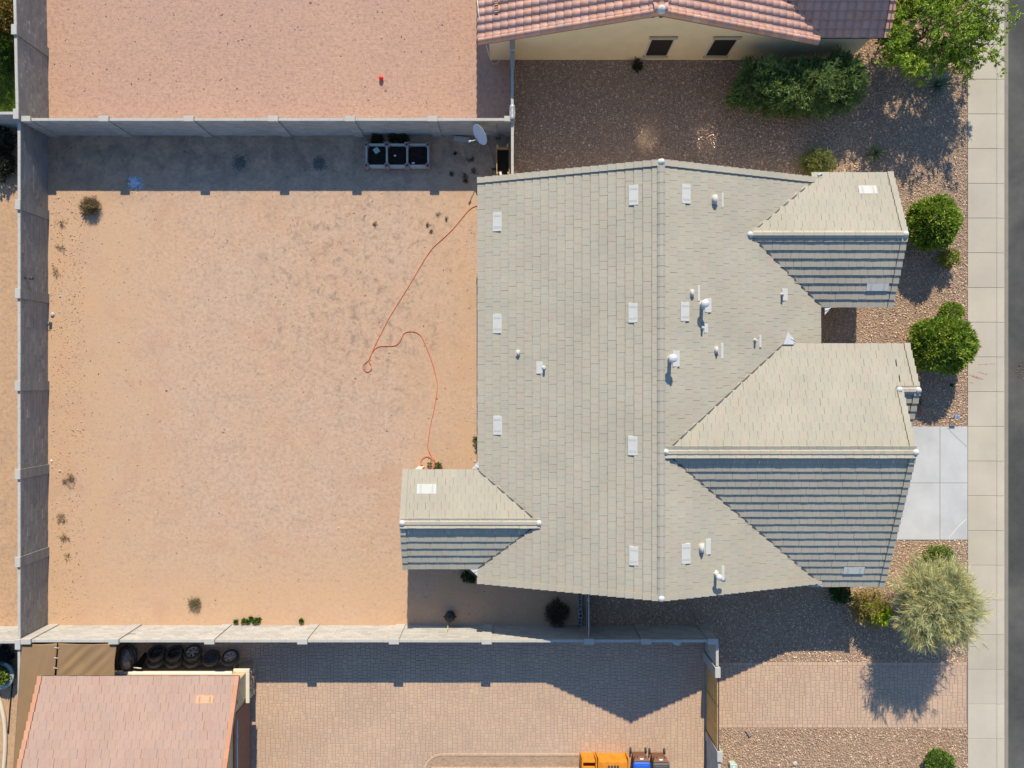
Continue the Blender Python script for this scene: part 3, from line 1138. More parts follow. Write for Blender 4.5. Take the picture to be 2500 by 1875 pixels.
def dome(parent, p, r=0.15, seed=0, name='ridge_end_cap', skirt=True, mat='mortar_white'):
    m = MB()
    rng = random.Random(seed)
    M = Matrix.Translation(p)
    m.lathe([(r * 1.0, -0.10), (r * 1.02, 0.0), (r * 0.9, 0.06), (r * 0.62, 0.105), (r * 0.25, 0.128), (0.001, 0.132)], M, 12)
    if skirt:
        n = len(m.v)
        m.bbox(-r * 0.95, r * 0.95, -r * 0.9, r * 0.9, -0.12, 0.02, 0.03)
        m.xform_from(n, M)
    for i in range(len(m.v)):
        x, y, z = m.v[i]
        m.v[i] = (x + rng.uniform(-0.008, 0.008), y + rng.uniform(-0.008, 0.008), z + rng.uniform(-0.004, 0.004))
    return m.build(name, mat, parent)


def valley(parent, a, b, w=0.05, lift=0.045, mat='valley_metal'):
    a, b = Vector(a), Vector(b)
    d = (b - a)
    L = d.length
    d.normalize()
    s = d.cross(Vector((0, 0, 1))).normalized()
    up = s.cross(d)
    m = MB()
    pts = []
    for z in (-0.02, lift):
        for (t, o) in ((0, -1), (L, -1), (L, 1), (0, 1)):
            q = a + d * t + s * (o * w * 0.5) + Vector((0, 0, z))
            pts.append(q)
    m.hexa(pts)
    return m.build('valley_flashing', mat, parent)


def attic_vent(parent, pl, u0, v0, u1, v1, mat='vent_white', mark='vent_mark', marks=True):
    """flush white vent tile: tapered hood with two louvre slots"""
    pa, qa = pl.pixel(u0, v0)
    pb, qb = pl.pixel(u1, v1)
    p0, p1 = sorted((pa, pb))
    q0, q1 = sorted((qa, qb))
    M = pl.frame(p0, q0, 0.058)
    w, h = p1 - p0, (q1 - q0) / pl.cos
    m = MB()
    m.hexa([(0, 0, -0.02), (w, 0, -0.02), (w, h, -0.02), (0, h, -0.02), (0.012, 0, 0.030), (w - 0.012, 0, 0.030), (w - 0.012, h, 0.008), (0.012, h, 0.008)])
    m.xform_from(0, M)
    o = m.build('attic_vent', mat, parent)
    if marks:
        for f in (0.17, 0.75):
            mm = MB()
            x0, x1 = w * f, w * (f + 0.09)
            mm.hexa([(x0, 0.03, 0.01), (x1, 0.03, 0.01), (x1, h * 0.9, 0.005), (x0, h * 0.9, 0.005),
                     (x0, 0.03, 0.0325), (x1, 0.03, 0.0325), (x1, h * 0.9, 0.0145), (x0, h * 0.9, 0.0145)])
            mm.xform_from(0, M)
            mm.build('louvre', mark, o)
    return o


def flashing(parent, pl, u, v, wu, wv, mat='vent_white'):
    p, q = pl.pixel(u, v)
    M = pl.frame(p, q, 0.06)
    # along-eave size follows wv for planes whose eave runs along y
    if abs(pl.a.y) > 0.5:
        a, b = wv * 0.0163 / 2, wu * 0.0163 / 2 / pl.cos
    else:
        a, b = wu * 0.0163 / 2, wv * 0.0163 / 2 / pl.cos
    m = MB()
    m.bbox(-a, a, -b, b, -0.05, 0.012, 0.008)
    m.xform_from(0, M)
    return m.build('flashing', mat, parent)


def hood_vent(parent, pl, u, v, w=0.17, L=0.27, h=0.17):
    """half-barrel hood lying along the eave direction"""
    p, q = pl.pixel(u, v)
    c = pl.pt(p, q)
    m = MB()
    seg = 8
    for y in (-L / 2, L / 2):
        for k in range(seg + 1):
            t = math.pi * k / seg
            m.v.append((c.x + math.cos(t) * w / 2, c.y + y, c.z + 0.02 + math.sin(t) * h))
    for k in range(seg):
        m.face((k, k + 1, seg + 1 + k + 1, seg + 1 + k), (1, 1, 1), None, True)
    m.face(tuple(reversed(range(seg + 1))))
    m.face(tuple(range(seg + 1, 2 * seg + 2)))
    n = len(m.v)
    m.box(c.x - w * 0.62, c.x + w * 0.62, c.y - L * 0.55, c.y + L * 0.55, c.z - 0.08, c.z + 0.045)
    return m.build('hood_vent', 'vent_white', parent)


def pipe_vent(parent, pl, u, v, h, r, cap=None, bend=None):
    p, q = pl.pixel(u, v)
    c = pl.pt(p, q)
    m = MB()
    top = c + Vector((0, 0, h))
    m.tube([c + Vector((0, 0, -0.1)), top], r, 10)
    m.lathe([(r * 2.2, 0.02), (r * 1.5, 0.08), (r * 1.02, 0.12)], Matrix.Translation(c), 10)
    o = m.build('vent_pipe', 'vent_white', parent)
    if cap:
        mm = MB()
        mm.lathe([(0.001, 0.0), (cap * 0.9, 0.0), (cap, 0.02), (cap, 0.10), (cap * 0.92, 0.13), (cap * 0.5, 0.16), (0.001, 0.17)],
                 Matrix.Translation(top - Vector((0, 0, 0.03))), 14)
        mm.build('pipe_cap', 'galv', o)
    if bend:
        mm = MB()
        b = Vector(bend)
        mm.tube([top - Vector((0, 0, 0.05)), top + b * 0.35 + Vector((0, 0, 0.05)), top + b], [r * 1.1, r * 1.25, r * 1.2], 10)
        mm.build('elbow', 'vent_white', o)
    return o


GREIGE = [(0.370, 0.340, 0.264), (0.363, 0.336, 0.264), (0.375, 0.341, 0.263), (0.368, 0.337, 0.267), (0.378, 0.337, 0.264), (0.355, 0.333, 0.268), (0.372, 0.343, 0.267), (0.367, 0.332, 0.260), (0.360, 0.334, 0.269), (0.383, 0.334, 0.263)]
CLAY = [(0.465, 0.266, 0.204), (0.492, 0.294, 0.228), (0.453, 0.272, 0.222), (0.426, 0.260, 0.216), (0.511, 0.303, 0.235), (0.446, 0.248, 0.189), (0.479, 0.281, 0.231), (0.492, 0.275, 0.201)]
CLAY_RAKE = [(0.56, 0.30, 0.20), (0.52, 0.28, 0.19), (0.58, 0.35, 0.25), (0.54, 0.27, 0.175)]
PEACH = [(0.392, 0.266, 0.208), (0.386, 0.261, 0.205), (0.397, 0.271, 0.212), (0.384, 0.263, 0.212), (0.389, 0.253, 0.199), (0.399, 0.270, 0.209), (0.381, 0.266, 0.216)]

# ================================================================== THE HOUSE
house = thing('tiled_house', (5.8, 0.0, 0.0), 'large single-storey house with flat greige roof tiles and several gables', 'house')
SM, SG = 0.3366, 0.412
X0, X1, XR, Y0, Y1 = -1.43, 12.95, 5.76, -8.33, 8.62
DZ = -0.025
pw = Plane((X0, Y0), (0, 1), Y1 - Y0, (1, 0), XR - X0, SM, 2.73 + DZ)
pe = Plane((X1, Y0), (0, 1), Y1 - Y0, (-1, 0), X1 - XR, SM, 2.73 + DZ)
# garage gable
gs = Plane((5.9, -8.50), (1, 0), 15.6 - 5.9, (0, 1), 5.86, SG, 2.69 + DZ)
gn = Plane((5.9, 1.65), (1, 0), 15.6 - 5.9, (0, -1), 4.29, SG, 3.335 + DZ)
# small pop-out gable in front of the garage gable
ps = Plane((15.35, -1.70), (1, 0), 16.30 - 15.35, (0, 1), 1.45, SG, 3.525 + DZ)
pn = Plane((15.60, 1.65), (1, 0), 16.30 - 15.60, (0, -1), 1.90, SG, 3.335 + DZ)
# north-east bedroom gable
ns_ = Plane((9.4, 3.24), (1, 0), 15.95 - 9.4, (0, 1), 2.81, SG, 2.715 + DZ)
nn = Plane((9.4, 8.87), (1, 0), 15.95 - 9.4, (0, -1), 2.82, SG, 2.715 + DZ)
# rear patio gable
ss = Plane((-4.55, -7.75), (1, 0), 1.25 + 4.55, (0, 1), 2.08, SG, 2.725 + DZ)
sn = Plane((-4.55, -3.60), (1, 0), 1.25 + 4.55, (0, -1), 2.07, SG, 2.73 + DZ)
gs.lo, gn.lo, ns_.lo, nn.lo = (7.0, 0.0), (5.25, 0.0), (3.55, 0.15), (3.55, 0.15)
ss.hi, sn.hi = (3.15, 5.7), (3.15, 5.7)
PL = [pw, pe, gs, gn, ps, pn, ns_, nn, ss, sn]

roof = MB()
for p_ in PL:
    d_ = deck(house, p_)
    n_ = len(roof.v)
    roof.v += d_.v
    for f_ in d_.f:
        roof.face([i + n_ for i in f_])
roof_o = roof.build('roof', 'roof_deck', house)
tiles = TileSet(flat_tile, 0.325, 0.345, GREIGE, 'roof_tile')
for i_, p_ in enumerate(PL):
    tiles.cover(p_, PL, 20 + i_)
tiles.emit(roof_o, 300)

for (p_, e_) in ((pw, 0), (pw, 1), (pe, 0), (pe, 1)):
    rake_tiles(roof_o, p_, e_, tiles, seed=3 + e_, planes=PL)
rake_tiles(roof_o, gs, 1, tiles, seed=7, planes=PL)
rake_tiles(roof_o, gn, 1, tiles, 1.92, None, seed=8)
rake_tiles(roof_o, ps, 1, tiles, seed=9)
rake_tiles(roof_o, pn, 1, tiles, seed=10)
rake_tiles(roof_o, ns_, 1, tiles, seed=11)
rake_tiles(roof_o, nn, 1, tiles, seed=12)
rake_tiles(roof_o, ss, 0, tiles, seed=13)
rake_tiles(roof_o, sn, 0, tiles, seed=14)
DARKR = [(0.345, 0.320, 0.262), (0.350, 0.325, 0.265), (0.338, 0.314, 0.260), (0.345, 0.315, 0.260)]
ridge_tiles(roof_o, (XR, Y0 + 0.05, 5.15), (XR, Y1 - 0.05, 5.15), tiles, 1, cols=DARKR)
ridge_tiles(roof_o, (6.0, -2.64, 5.10), (15.55, -2.64, 5.10), tiles, 2)
ridge_tiles(roof_o, (15.5, -0.25, 4.12), (16.28, -0.25, 4.12), tiles, 3)
ridge_tiles(roof_o, (9.7, 6.05, 3.87), (15.9, 6.05, 3.87), tiles, 4)
ridge_tiles(roof_o, (-4.5, -5.67, 3.58), (1.0, -5.67, 3.58), tiles, 5)
for i_, (x, y, z) in enumerate(((XR, Y1 - 0.06, 5.20), (XR, Y0 + 0.06, 5.20), (15.58, -2.64, 5.15), (5.93, -2.62, 5.14), (15.50, -0.24, 4.17),
                                (16.24, -0.25, 4.17), (15.88, 6.05, 3.92), (9.62, 6.03, 3.91), (-4.47, -5.67, 3.63), (1.10, -5.67, 3.62))):
    dome(roof_o, (x, y, z - 0.03), 0.135, i_, skirt=i_ not in (3, 7, 9))
valley(roof_o, (5.95, -2.62, 5.09), (11.17, 1.65, 3.33))
valley(roof_o, (5.95, -2.66, 5.09), (12.92, -8.34, 2.74))
valley(roof_o, (9.62, 6.06, 3.85), (12.96, 8.78, 2.74))
valley(roof_o, (9.62, 6.04, 3.85), (12.96, 3.30, 2.73))
valley(roof_o, (1.08, -5.65, 3.57), (-1.43, -3.62, 2.73))
valley(roof_o, (1.08, -5.69, 3.57), (-1.43, -7.74, 2.73))


def metal_corner(parent, pts, z):
    m = MB()
    m.prism([P(u, v, z) for u, v in pts], z - 0.02, z + 0.03)
    # folded rib
    a, b = Vector(P(pts[0][0], pts[0][1], z)), Vector(P(pts[2][0], pts[2][1], z))
    mid = (a + b) / 2
    m.tube([(mid.x, mid.y, z + 0.035), (Vector(P(pts[1][0], pts[1][1], z)).x, Vector(P(pts[1][0], pts[1][1], z)).y, z + 0.035)], 0.018, 6)
    return m.build('valley_end', 'galv', parent)


metal_corner(roof_o, [(1923, 810), (1941, 833), (1937, 841), (1912, 841)], 3.42)
metal_corner(roof_o, [(2013, 769), (2028, 751), (2013, 751)], 2.70)
metal_corner(roof_o, [(1168, 1126), (1169, 1144), (1152, 1144)], 2.76)
metal_corner(roof_o, [(1147, 1389), (1168, 1389), (1168, 1408)], 2.72)
metal_corner(roof_o, [(1996, 426), (2008, 423), (1999, 432)], 2.80)
metal_corner(roof_o, [(1992, 1420), (2006, 1430), (1996, 1429)], 2.78)

for (a, b, c, d) in ((1205, 519, 1226, 565), (1205, 767, 1226, 814), (1206, 1015, 1227, 1062), (1536, 453, 1559, 501), (1535, 740, 1557, 788),
                     (1534, 1064, 1557, 1112), (1537, 1332, 1559, 1381)):
    attic_vent(roof_o, pw, a, b, c, d)
for (a, b, c, d) in ((1663, 449, 1683, 499), (1660, 737, 1680, 785), (1662, 1327, 1683, 1375)):
    attic_vent(roof_o, pe, a, b, c, d)
attic_vent(roof_o, nn, 2092, 456, 2142, 475)
attic_vent(roof_o, ns_, 2115, 691, 2166, 709)
attic_vent(roof_o, gs, 2059, 1383, 2107, 1398)
attic_vent(roof_o, sn, 1018, 1183, 1066, 1206)

hood_vent(roof_o, pe, 1743, 489, 0.24, 0.34, 0.22)
flashing(roof_o, pe, 1762, 489, 5, 36)
hood_vent(roof_o, pe, 1688, 716)
flashing(roof_o, pe, 1704, 716, 6, 38)
pipe_vent(roof_o, pe, 1712, 745, 0.55, 0.085, 0.16)
flashing(roof_o, pe, 1727, 746, 17, 34)
pipe_vent(roof_o, pe, 1713, 800, 0.26, 0.045)
flashing(roof_o, pe, 1722, 802, 10, 22)
pipe_vent(roof_o, pe, 1634, 876, 0.60, 0.085, 0.17)
flashing(roof_o, pe, 1649, 876, 18, 38)
hood_vent(roof_o, pe, 1747, 855)
flashing(roof_o, pe, 1761, 857, 7, 38)
pipe_vent(roof_o, pe, 1842, 831, 0.26, 0.045)
flashing(roof_o, pe, 1854, 834, 6, 30)
pipe_vent(roof_o, pe, 1908, 720, 0.30, 0.045)
flashing(roof_o, pe, 1914, 720, 16, 31)
hood_vent(roof_o, pw, 1265, 862, 0.16, 0.24, 0.16)
pipe_vent(roof_o, pw, 1328, 898, 0.28, 0.05)
flashing(roof_o, pw, 1318, 898, 16, 30)
hood_vent(roof_o, pe, 1711, 1337, 0.22, 0.34, 0.22)
flashing(roof_o, pe, 1727, 1334, 14, 38)
pipe_vent(roof_o, pe, 1746, 1400, 0.52, 0.07, 0.12, bend=(0.22, -0.16, -0.12))
flashing(roof_o, pe, 1763, 1398, 8, 36)


# ---------------- walls under the roof
def gable_wall(m, x0, x1, y0, y1, zt, axis, zr, rc):
    """box up to zt; gable triangles on the two ends across the axis"""
    m.box(x0, x1, y0, y1, 0.0, zt)
    n = len(m.v)
    if axis == 'y':      # ridge runs along y, gables at y0 and y1
        for y in (y0, y1):
            t = 0.02 if y == y1 else -0.02
            m.prism([(0, 0)] * 0, 0, 0) if False else None
            k = len(m.v)
            m.v += [(x0, y - t, zt - 0.001), (x1, y - t, zt - 0.001), (rc, y - t, zr), (x0, y, zt - 0.001), (x1, y, zt - 0.001), (rc, y, zr)]
            m.face((k, k + 1, k + 2))
            m.face((k + 5, k + 4, k + 3))
            m.face((k, k + 2, k + 5, k + 3))
            m.face((k + 1, k + 4, k + 5, k + 2))
    else:
        for x in (x0, x1):
            t = 0.02 if x == x1 else -0.02
            k = len(m.v)
            m.v += [(x - t, y0, zt - 0.001), (x - t, y1, zt - 0.001), (x - t, rc, zr), (x, y0, zt - 0.001), (x, y1, zt - 0.001), (x, rc, zr)]
            m.face((k, k + 1, k + 2))
            m.face((k + 5, k + 4, k + 3))
            m.face((k, k + 2, k + 5, k + 3))
            m.face((k + 1, k + 4, k + 5, k + 2))
    return m


gable_wall(MB(), -1.0, 12.40, -7.92, 8.20, 2.62, 'y', 4.93, XR).build('wall', 'stucco_house', house)
gable_wall(MB(), 12.42, 15.20, -8.08, 1.25, 2.62, 'x', 4.90, -2.64).build('wall', 'stucco_house', house)
gable_wall(MB(), 12.42, 15.52, 3.62, 8.46, 2.60, 'x', 3.68, 6.05).build('wall', 'stucco_house', house)
gable_wall(MB(), 15.21, 15.88, -1.32, 1.26, 3.26, 'x', 3.93, -0.25).build('wall', 'stucco_house', house)
for y_ in (-7.45, -3.92):
    MB().bbox(-4.32, -4.02, y_ - 0.15, y_ + 0.15, 0.0, 2.62, 0.02).build('patio_post', 'stucco_house', house)
MB().box(-4.30, -4.05, -7.6, -3.77, 2.36, 2.60).build('patio_beam', 'stucco_house', house)
# garage door facing the street
gd = MB().box(15.20, 15.235, -7.4, -2.3, 0.03, 2.18).build('garage_door', 'white_paint', house)
for i_ in range(4):
    MB().bbox(15.236, 15.25, -7.36, -2.34, 0.06 + i_ * 0.53, 0.55 + i_ * 0.53, 0.01).build('door_panel', 'white_paint', gd)
# high windows in the north gable wall, facing the sun
for xc in (6.32, 9.03):
    wf = MB().box(xc - 0.50, xc + 0.50, 8.19, 8.235, 1.86, 2.60).build('window', 'trim_cream', house)
    MB().box(xc - 0.44, xc + 0.44, 8.20, 8.240, 1.92, 2.55).build('pane', 'window', wf)
for (xa, ya) in ((15.52, 5.2),):
    wf = MB().box(xa, xa + 0.03, ya - 0.7, ya + 0.9, 0.8, 2.2).build('window', 'trim_cream', house)
    MB().box(xa + 0.01, xa + 0.04, ya - 0.64, ya + 0.84, 0.86, 2.14).build('pane', 'screen', wf)
wf = MB().box(-1.04, -1.0, 2.0, 4.4, 0.05, 2.1).build('patio_door', 'trim_cream', house)
MB().box(-1.05, -1.01, 2.08, 4.32, 0.12, 2.03).build('pane', 'screen', wf)

# ================================================================== NORTH NEIGHBOUR'S HOUSE
nh = thing('neighbour_house', (5.8, 19.0, 0.0), 'cream stucco house with pink barrel-tile roof and two dark screened windows', 'house')
nw = Plane((-1.43, 14.38), (0, 1), 12.0, (1, 0), XR + 1.43, SM, 2.73 + DZ - 0.03)
ne = Plane((12.90, 14.38), (0, 1), 12.0, (-1, 0), 12.90 - XR, SM, 2.73 + DZ - 0.03)
ns2 = Plane((9.3, 14.57), (1, 0), 15.83 - 9.3, (0, 1), 2.83, SG, 2.73 + DZ - 0.03)
nn2 = Plane((9.3, 20.23), (1, 0), 15.83 - 9.3, (0, -1), 2.83, SG, 2.73 + DZ - 0.03)
ns2.lo, nn2.lo = (3.58, 0.3), (3.58, 0.3)
NPL = [nw, ne, ns2, nn2]
rf = MB()
for p_ in NPL:
    d_ = deck(nh, p_)
    n_ = len(rf.v)
    rf.v += d_.v
    for f_ in d_.f:
        rf.face([i + n_ for i in f_])
nroof = rf.build('roof', 'roof_deck', nh)
ntiles = TileSet(barrel_tile, 0.355, 0.34, CLAY, 'clay_tile')
ntiles.stagger = 0.0
for i_, p_ in enumerate(NPL):
    ntiles.cover(p_, NPL, 60 + i_, 0.8)
ntiles.emit(nroof, 300, key=lambda t: (t[0].translation.y, -t[2]))
for (p_, e_) in ((nw, 0), (ne, 0)):
    # rounded rake pieces
    epl = ntiles.e * p_.cos
    k_ = int(p_.run / epl) + 1
    for i_ in range(k_):
        q0_ = i_ * epl
        q1_ = min(q0_ + epl + 0.05, p_.run)
        if q1_ - q0_ < 0.05:
            continue
        if p_ is ne and hidden(p_, NPL, [tuple(p_.pt(0.0, q0_ + epl * 0.5).xy)], 0.0):
            continue
        a_, b_ = p_.pt(0.03, q0_), p_.pt(0.03, q1_)
        m_ = MB()
        d_ = (b_ - a_)
        sd = Vector((0, 1, 0))
        prof = [(-0.105, -0.14), (-0.10, 0.0), (-0.07, 0.075), (0.0, 0.115), (0.07, 0.09), (0.10, 0.04)]
        c_ = CLAY_RAKE[R.randrange(4)] if R.random() < 0.5 else CLAY[R.randrange(8)]
        for (q_, lf, sc) in ((a_, 0.055, 1.05), (b_, 0.035, 0.96)):
            m_.v += [(q_.x, q_.y + s_ * sc, q_.z + h_ * sc + lf) for s_, h_ in prof]
        for j_ in range(5):
            m_.face((j_, j_ + 1, 7 + j_, 6 + j_), c_, [(0, 0), (0, .1), (.3, .1), (.3, 0)], j_ > 0)
        m_.face(tuple(range(6)), c_, [(0, 0)] * 6)
        m_.face(tuple(reversed(range(6, 12))), c_, [(0, 0)] * 6)
        m_.build('rake_tile', 'clay_tile', nroof, True)
# dark fascia board behind the rake
for p_ in (nw, ne):
    a_, b_ = p_.pt(0.0, 0.0), p_.pt(0.0, p_.run)
    m_ = MB()
    m_.hexa([(a_.x, a_.y - 0.04, a_.z - 0.22), (b_.x, b_.y - 0.04, b_.z - 0.22), (b_.x, b_.y + 0.02, b_.z - 0.22), (a_.x, a_.y + 0.02, a_.z - 0.22),
             (a_.x, a_.y - 0.04, a_.z - 0.03), (b_.x, b_.y - 0.04, b_.z - 0.03), (b_.x, b_.y + 0.02, b_.z - 0.03), (a_.x, a_.y + 0.02, a_.z - 0.03)])
    m_.build('fascia', 'wood_red', nroof)
rake_tiles(nroof, ns2, 1, ntiles, seed=31, width=0.22, cols=CLAY_RAKE)
ridge_tiles(nroof, (XR, 14.4, 5.15), (XR, 26.3, 5.15), ntiles, 6, round_=True, cols=CLAY_RAKE)
ridge_tiles(nroof, (10.0, 17.4, 3.89), (15.8, 17.4, 3.89), ntiles, 7, round_=True, cols=CLAY_RAKE)
dome(nroof, (XR, 14.44, 5.21), 0.15, 77)
valley(nroof, (9.62, 17.36, 3.86), (12.9, 14.62, 2.74), 0.09)
nwall = gable_wall(MB(), -1.0, 12.45, 14.86, 26.0, 2.62, 'y', 4.93, XR)
nwall.build('wall', 'stucco', nh)
gable_wall(MB(), 12.46, 15.46, 14.90, 19.9, 2.60, 'x', 3.70, 17.4).build('wall', 'stucco', nh)
for (xa, xb) in ((6.03, 6.96), (8.75, 9.68)):
    wf = MB().box(xa - 0.06, xb + 0.06, 14.825, 14.87, 0.47, 2.10).build('window', 'trim_cream', nh)
    MB().box(xa, xb, 14.815, 14.86, 0.53, 2.04).build('screen', 'screen', wf)
    MB().bbox(xa - 0.14, xb + 0.14, 14.76, 14.86, 2.10, 2.24, 0.02).build('header', 'trim', wf)
    MB().bbox(xa - 0.10, xb + 0.10, 14.77, 14.86, 0.36, 0.47, 0.02).build('sill', 'trim', wf)
for x_ in (5.68, 6.02):
    m_ = MB()
    m_.lathe([(0.001, 0.05), (0.09, 0.05), (0.10, 0.03), (0.10, -0.02)], Matrix.Translation((x_, 14.86, 3.92)) @ Matrix.Rotation(math.radians(90), 4, 'X'), 14)
    m_.build('gable_vent', 'steel_dark', nh)
# clay vent tiles glinting near the west end of the roof
for (u_, v_) in ((1214, 10), (1214, 27)):
    p_, q_ = nw.pixel(u_, v_)
    for dx in (-0.09, 0.0, 0.09):
        m_ = MB()
        m_.tube([(0, -0.08, 0), (0, 0.08, 0)], 0.028, 8)
        m_.xform_from(0, nw.frame(p_ + dx, q_, 0.12))
        m_.build('roof_fixing', 'vent_clay', nroof)
# hose bib on the south wall
m_ = MB()
m_.tube([(5.6, 14.87, 0.35), (5.6, 14.78, 0.35), (5.6, 14.76, 0.28)], 0.018, 6)
m_.build('hose_bib', 'steel_dark', nh)
# cable looping down the west corner
m_ = MB()
m_.tube([P3(1165, 0, 3.0), P3(1172, 60, 2.75), P3(1186, 105, 2.5), P3(1195, 140, 0.5), P3(1203, 156, 0.1), P3(1213, 156, 0.1), P3(1220, 146, 0.4)], 0.012, 5)
m_.build('cable', 'white_paint', nh)

# ================================================================== SHED IN THE SOUTH-WEST CORNER
shed = thing('garden_shed', (-15.8, -16.5, 0.0), 'tan stucco outbuilding with peach flat-tile roof beside the tyres', 'outbuilding')
shn = Plane((-20.0, -12.37), (1, 0), 20.0 - 11.57, (0, -1), 4.6, SG, 2.5 + DZ)
shs = Plane((-20.0, -21.57), (1, 0), 20.0 - 11.57, (0, 1), 4.6, SG, 2.5 + DZ)
rf = MB()
for p_ in (shn, shs):
    d_ = deck(shed, p_, 0.12)
    n_ = len(rf.v)
    rf.v += d_.v
    for f_ in d_.f:
        rf.face([i + n_ for i in f_])
sroof = rf.build('roof', 'roof_deck', shed)
stiles = TileSet(flat_tile, 0.325, 0.345, PEACH, 'clay_tile')
stiles.cover(shn, [shn, shs], 80, 0.8)
stiles.cover(shs, [shn, shs], 81, 0.8)
stiles.emit(sroof, 300, key=lambda t: -t[0].translation.y)
SR = [(0.47, 0.235, 0.14), (0.45, 0.24, 0.15), (0.49, 0.255, 0.16)]
for (p_, e_) in ((shn, 0), (shn, 1), (shs, 0), (shs, 1)):
    rake_tiles(sroof, p_, e_, stiles, seed=41 + e_, width=0.14, cols=SR)
ridge_tiles(sroof, (-19.95, -16.97, 4.4), (-11.6, -16.97, 4.4), stiles, 8, cols=SR)
attic_vent(sroof, shn, 481, 1698, 522, 1717, 'vent_clay', 'vent_clay_mark')
gable_wall(MB(), -19.6, -12.0, -20.9, -13.0, 2.36, 'x', 4.1, -16.97).build('wall', 'stucco_shed', shed)
MB().box(-19.0, -12.6, -13.0, -12.93, 0.0, 0.70).build('wainscot', 'stucco_shed', shed)
MB().bbox(-19.05, -12.55, -13.0, -12.90, 0.70, 0.76, 0.012).build('ledge', 'white_paint', shed)
# stone-faced pier at the corner with a cream coping
MB().box(-12.35, -11.78, -14.15, -12.78, 0.0, 0.86).build('pier', 'stucco_shed', shed)
MB().box(-12.30, -11.86, -14.0, -12.86, 0.86, 2.3).build('column', 'stucco_shed', shed)
MB().bbox(-12.42, -11.70, -12.86, -12.70, 0.861, 0.95, 0.015).bbox(-11.86, -11.70, -14.22, -12.862, 0.861, 0.95, 0.015).build('coping', 'trim_cream', shed)
for i_ in range(34):
    y_ = R.uniform(-14.1, -12.85)
    z_ = R.uniform(0.06, 0.78)
    a_, b_ = R.uniform(0.06, 0.14), R.uniform(0.04, 0.08)
    m_ = MB()
    m_.bbox(-11.80, -11.72 + R.uniform(-0.02, 0.02), y_ - a_, y_ + a_, z_ - b_, z_ + b_, 0.02, R.choice([(0.40, 0.29, 0.19), (0.30, 0.21, 0.15), (0.50, 0.38, 0.27), (0.22, 0.16, 0.12)]))
    m_.build('stone', 'stone', shed, True)
MB().box(-11.99, -11.95, -20.5, -14.3, 0.05, 2.0).build('siding', 'wood_red', shed)
m_ = MB()
m_.tube([(-11.78, -14.4, 2.15), (-11.78, -20.9, 2.15)], 0.045, 8)
m_.build('conduit', 'metal_grey', shed)
m_ = MB()
m_.lathe([(0.001, 0.06), (0.09, 0.06), (0.10, 0.0)], Matrix.Translation((-11.82, -13.6, 2.2)), 12)
m_.build('wall_lamp', 'steel_dark', shed)

# ================================================================== BLOCK WALLS
BLK = [(0.40, 0.375, 0.335), (0.375, 0.355, 0.32), (0.42, 0.395, 0.35), (0.36, 0.34, 0.305), (0.39, 0.375, 0.345), (0.43, 0.405, 0.365)]
DARK = 0.60          # darker block tone for the west walls and their pillars
_blk_mesh = {}


def block_mesh(ci, tw, tone=1.0):
    key = (ci, tw, tone)
    if key not in _blk_mesh:
        m = MB()
        m.box(-0.5, 0.5, -tw / 2, tw / 2, -0.5, 0.5, shade(BLK[ci], tone))
        _blk_mesh[key] = m.mesh('block', MT['block'], None, True)
    return _blk_mesh[key]


def pillar(parent, x, y, axis, h, hw=0.21, ht=0.108, tone=1.0):
    """stack of 8-inch blocks with a slightly wider cap; long side along the axis"""
    a, b = (hw, ht) if axis == 'x' else (ht, hw)
    m = MB()
    n = max(1, round((h - 0.05) / 0.2))
    dz = (h - 0.05) / n
    for i in range(n):
        e = R.uniform(-0.002, 0.002)
        m.box(x - a + e, x + a + e, y - b + e, y + b + e, i * dz + 0.004, (i + 1) * dz - 0.004, shade(BLK[R.randrange(6)], tone))
    m.box(x - a + 0.006, x + a - 0.006, y - b + 0.006, y + b - 0.006, 0, h - 0.06, (0.30, 0.285, 0.26))
    o = m.build('pillar', 'block', parent, True)
    MB().bbox(x - a - 0.008, x + a + 0.008, y - b - 0.008, y + b + 0.008, h - 0.055, h, 0.008).build('pillar_cap', 'blockcap', o)
    return o


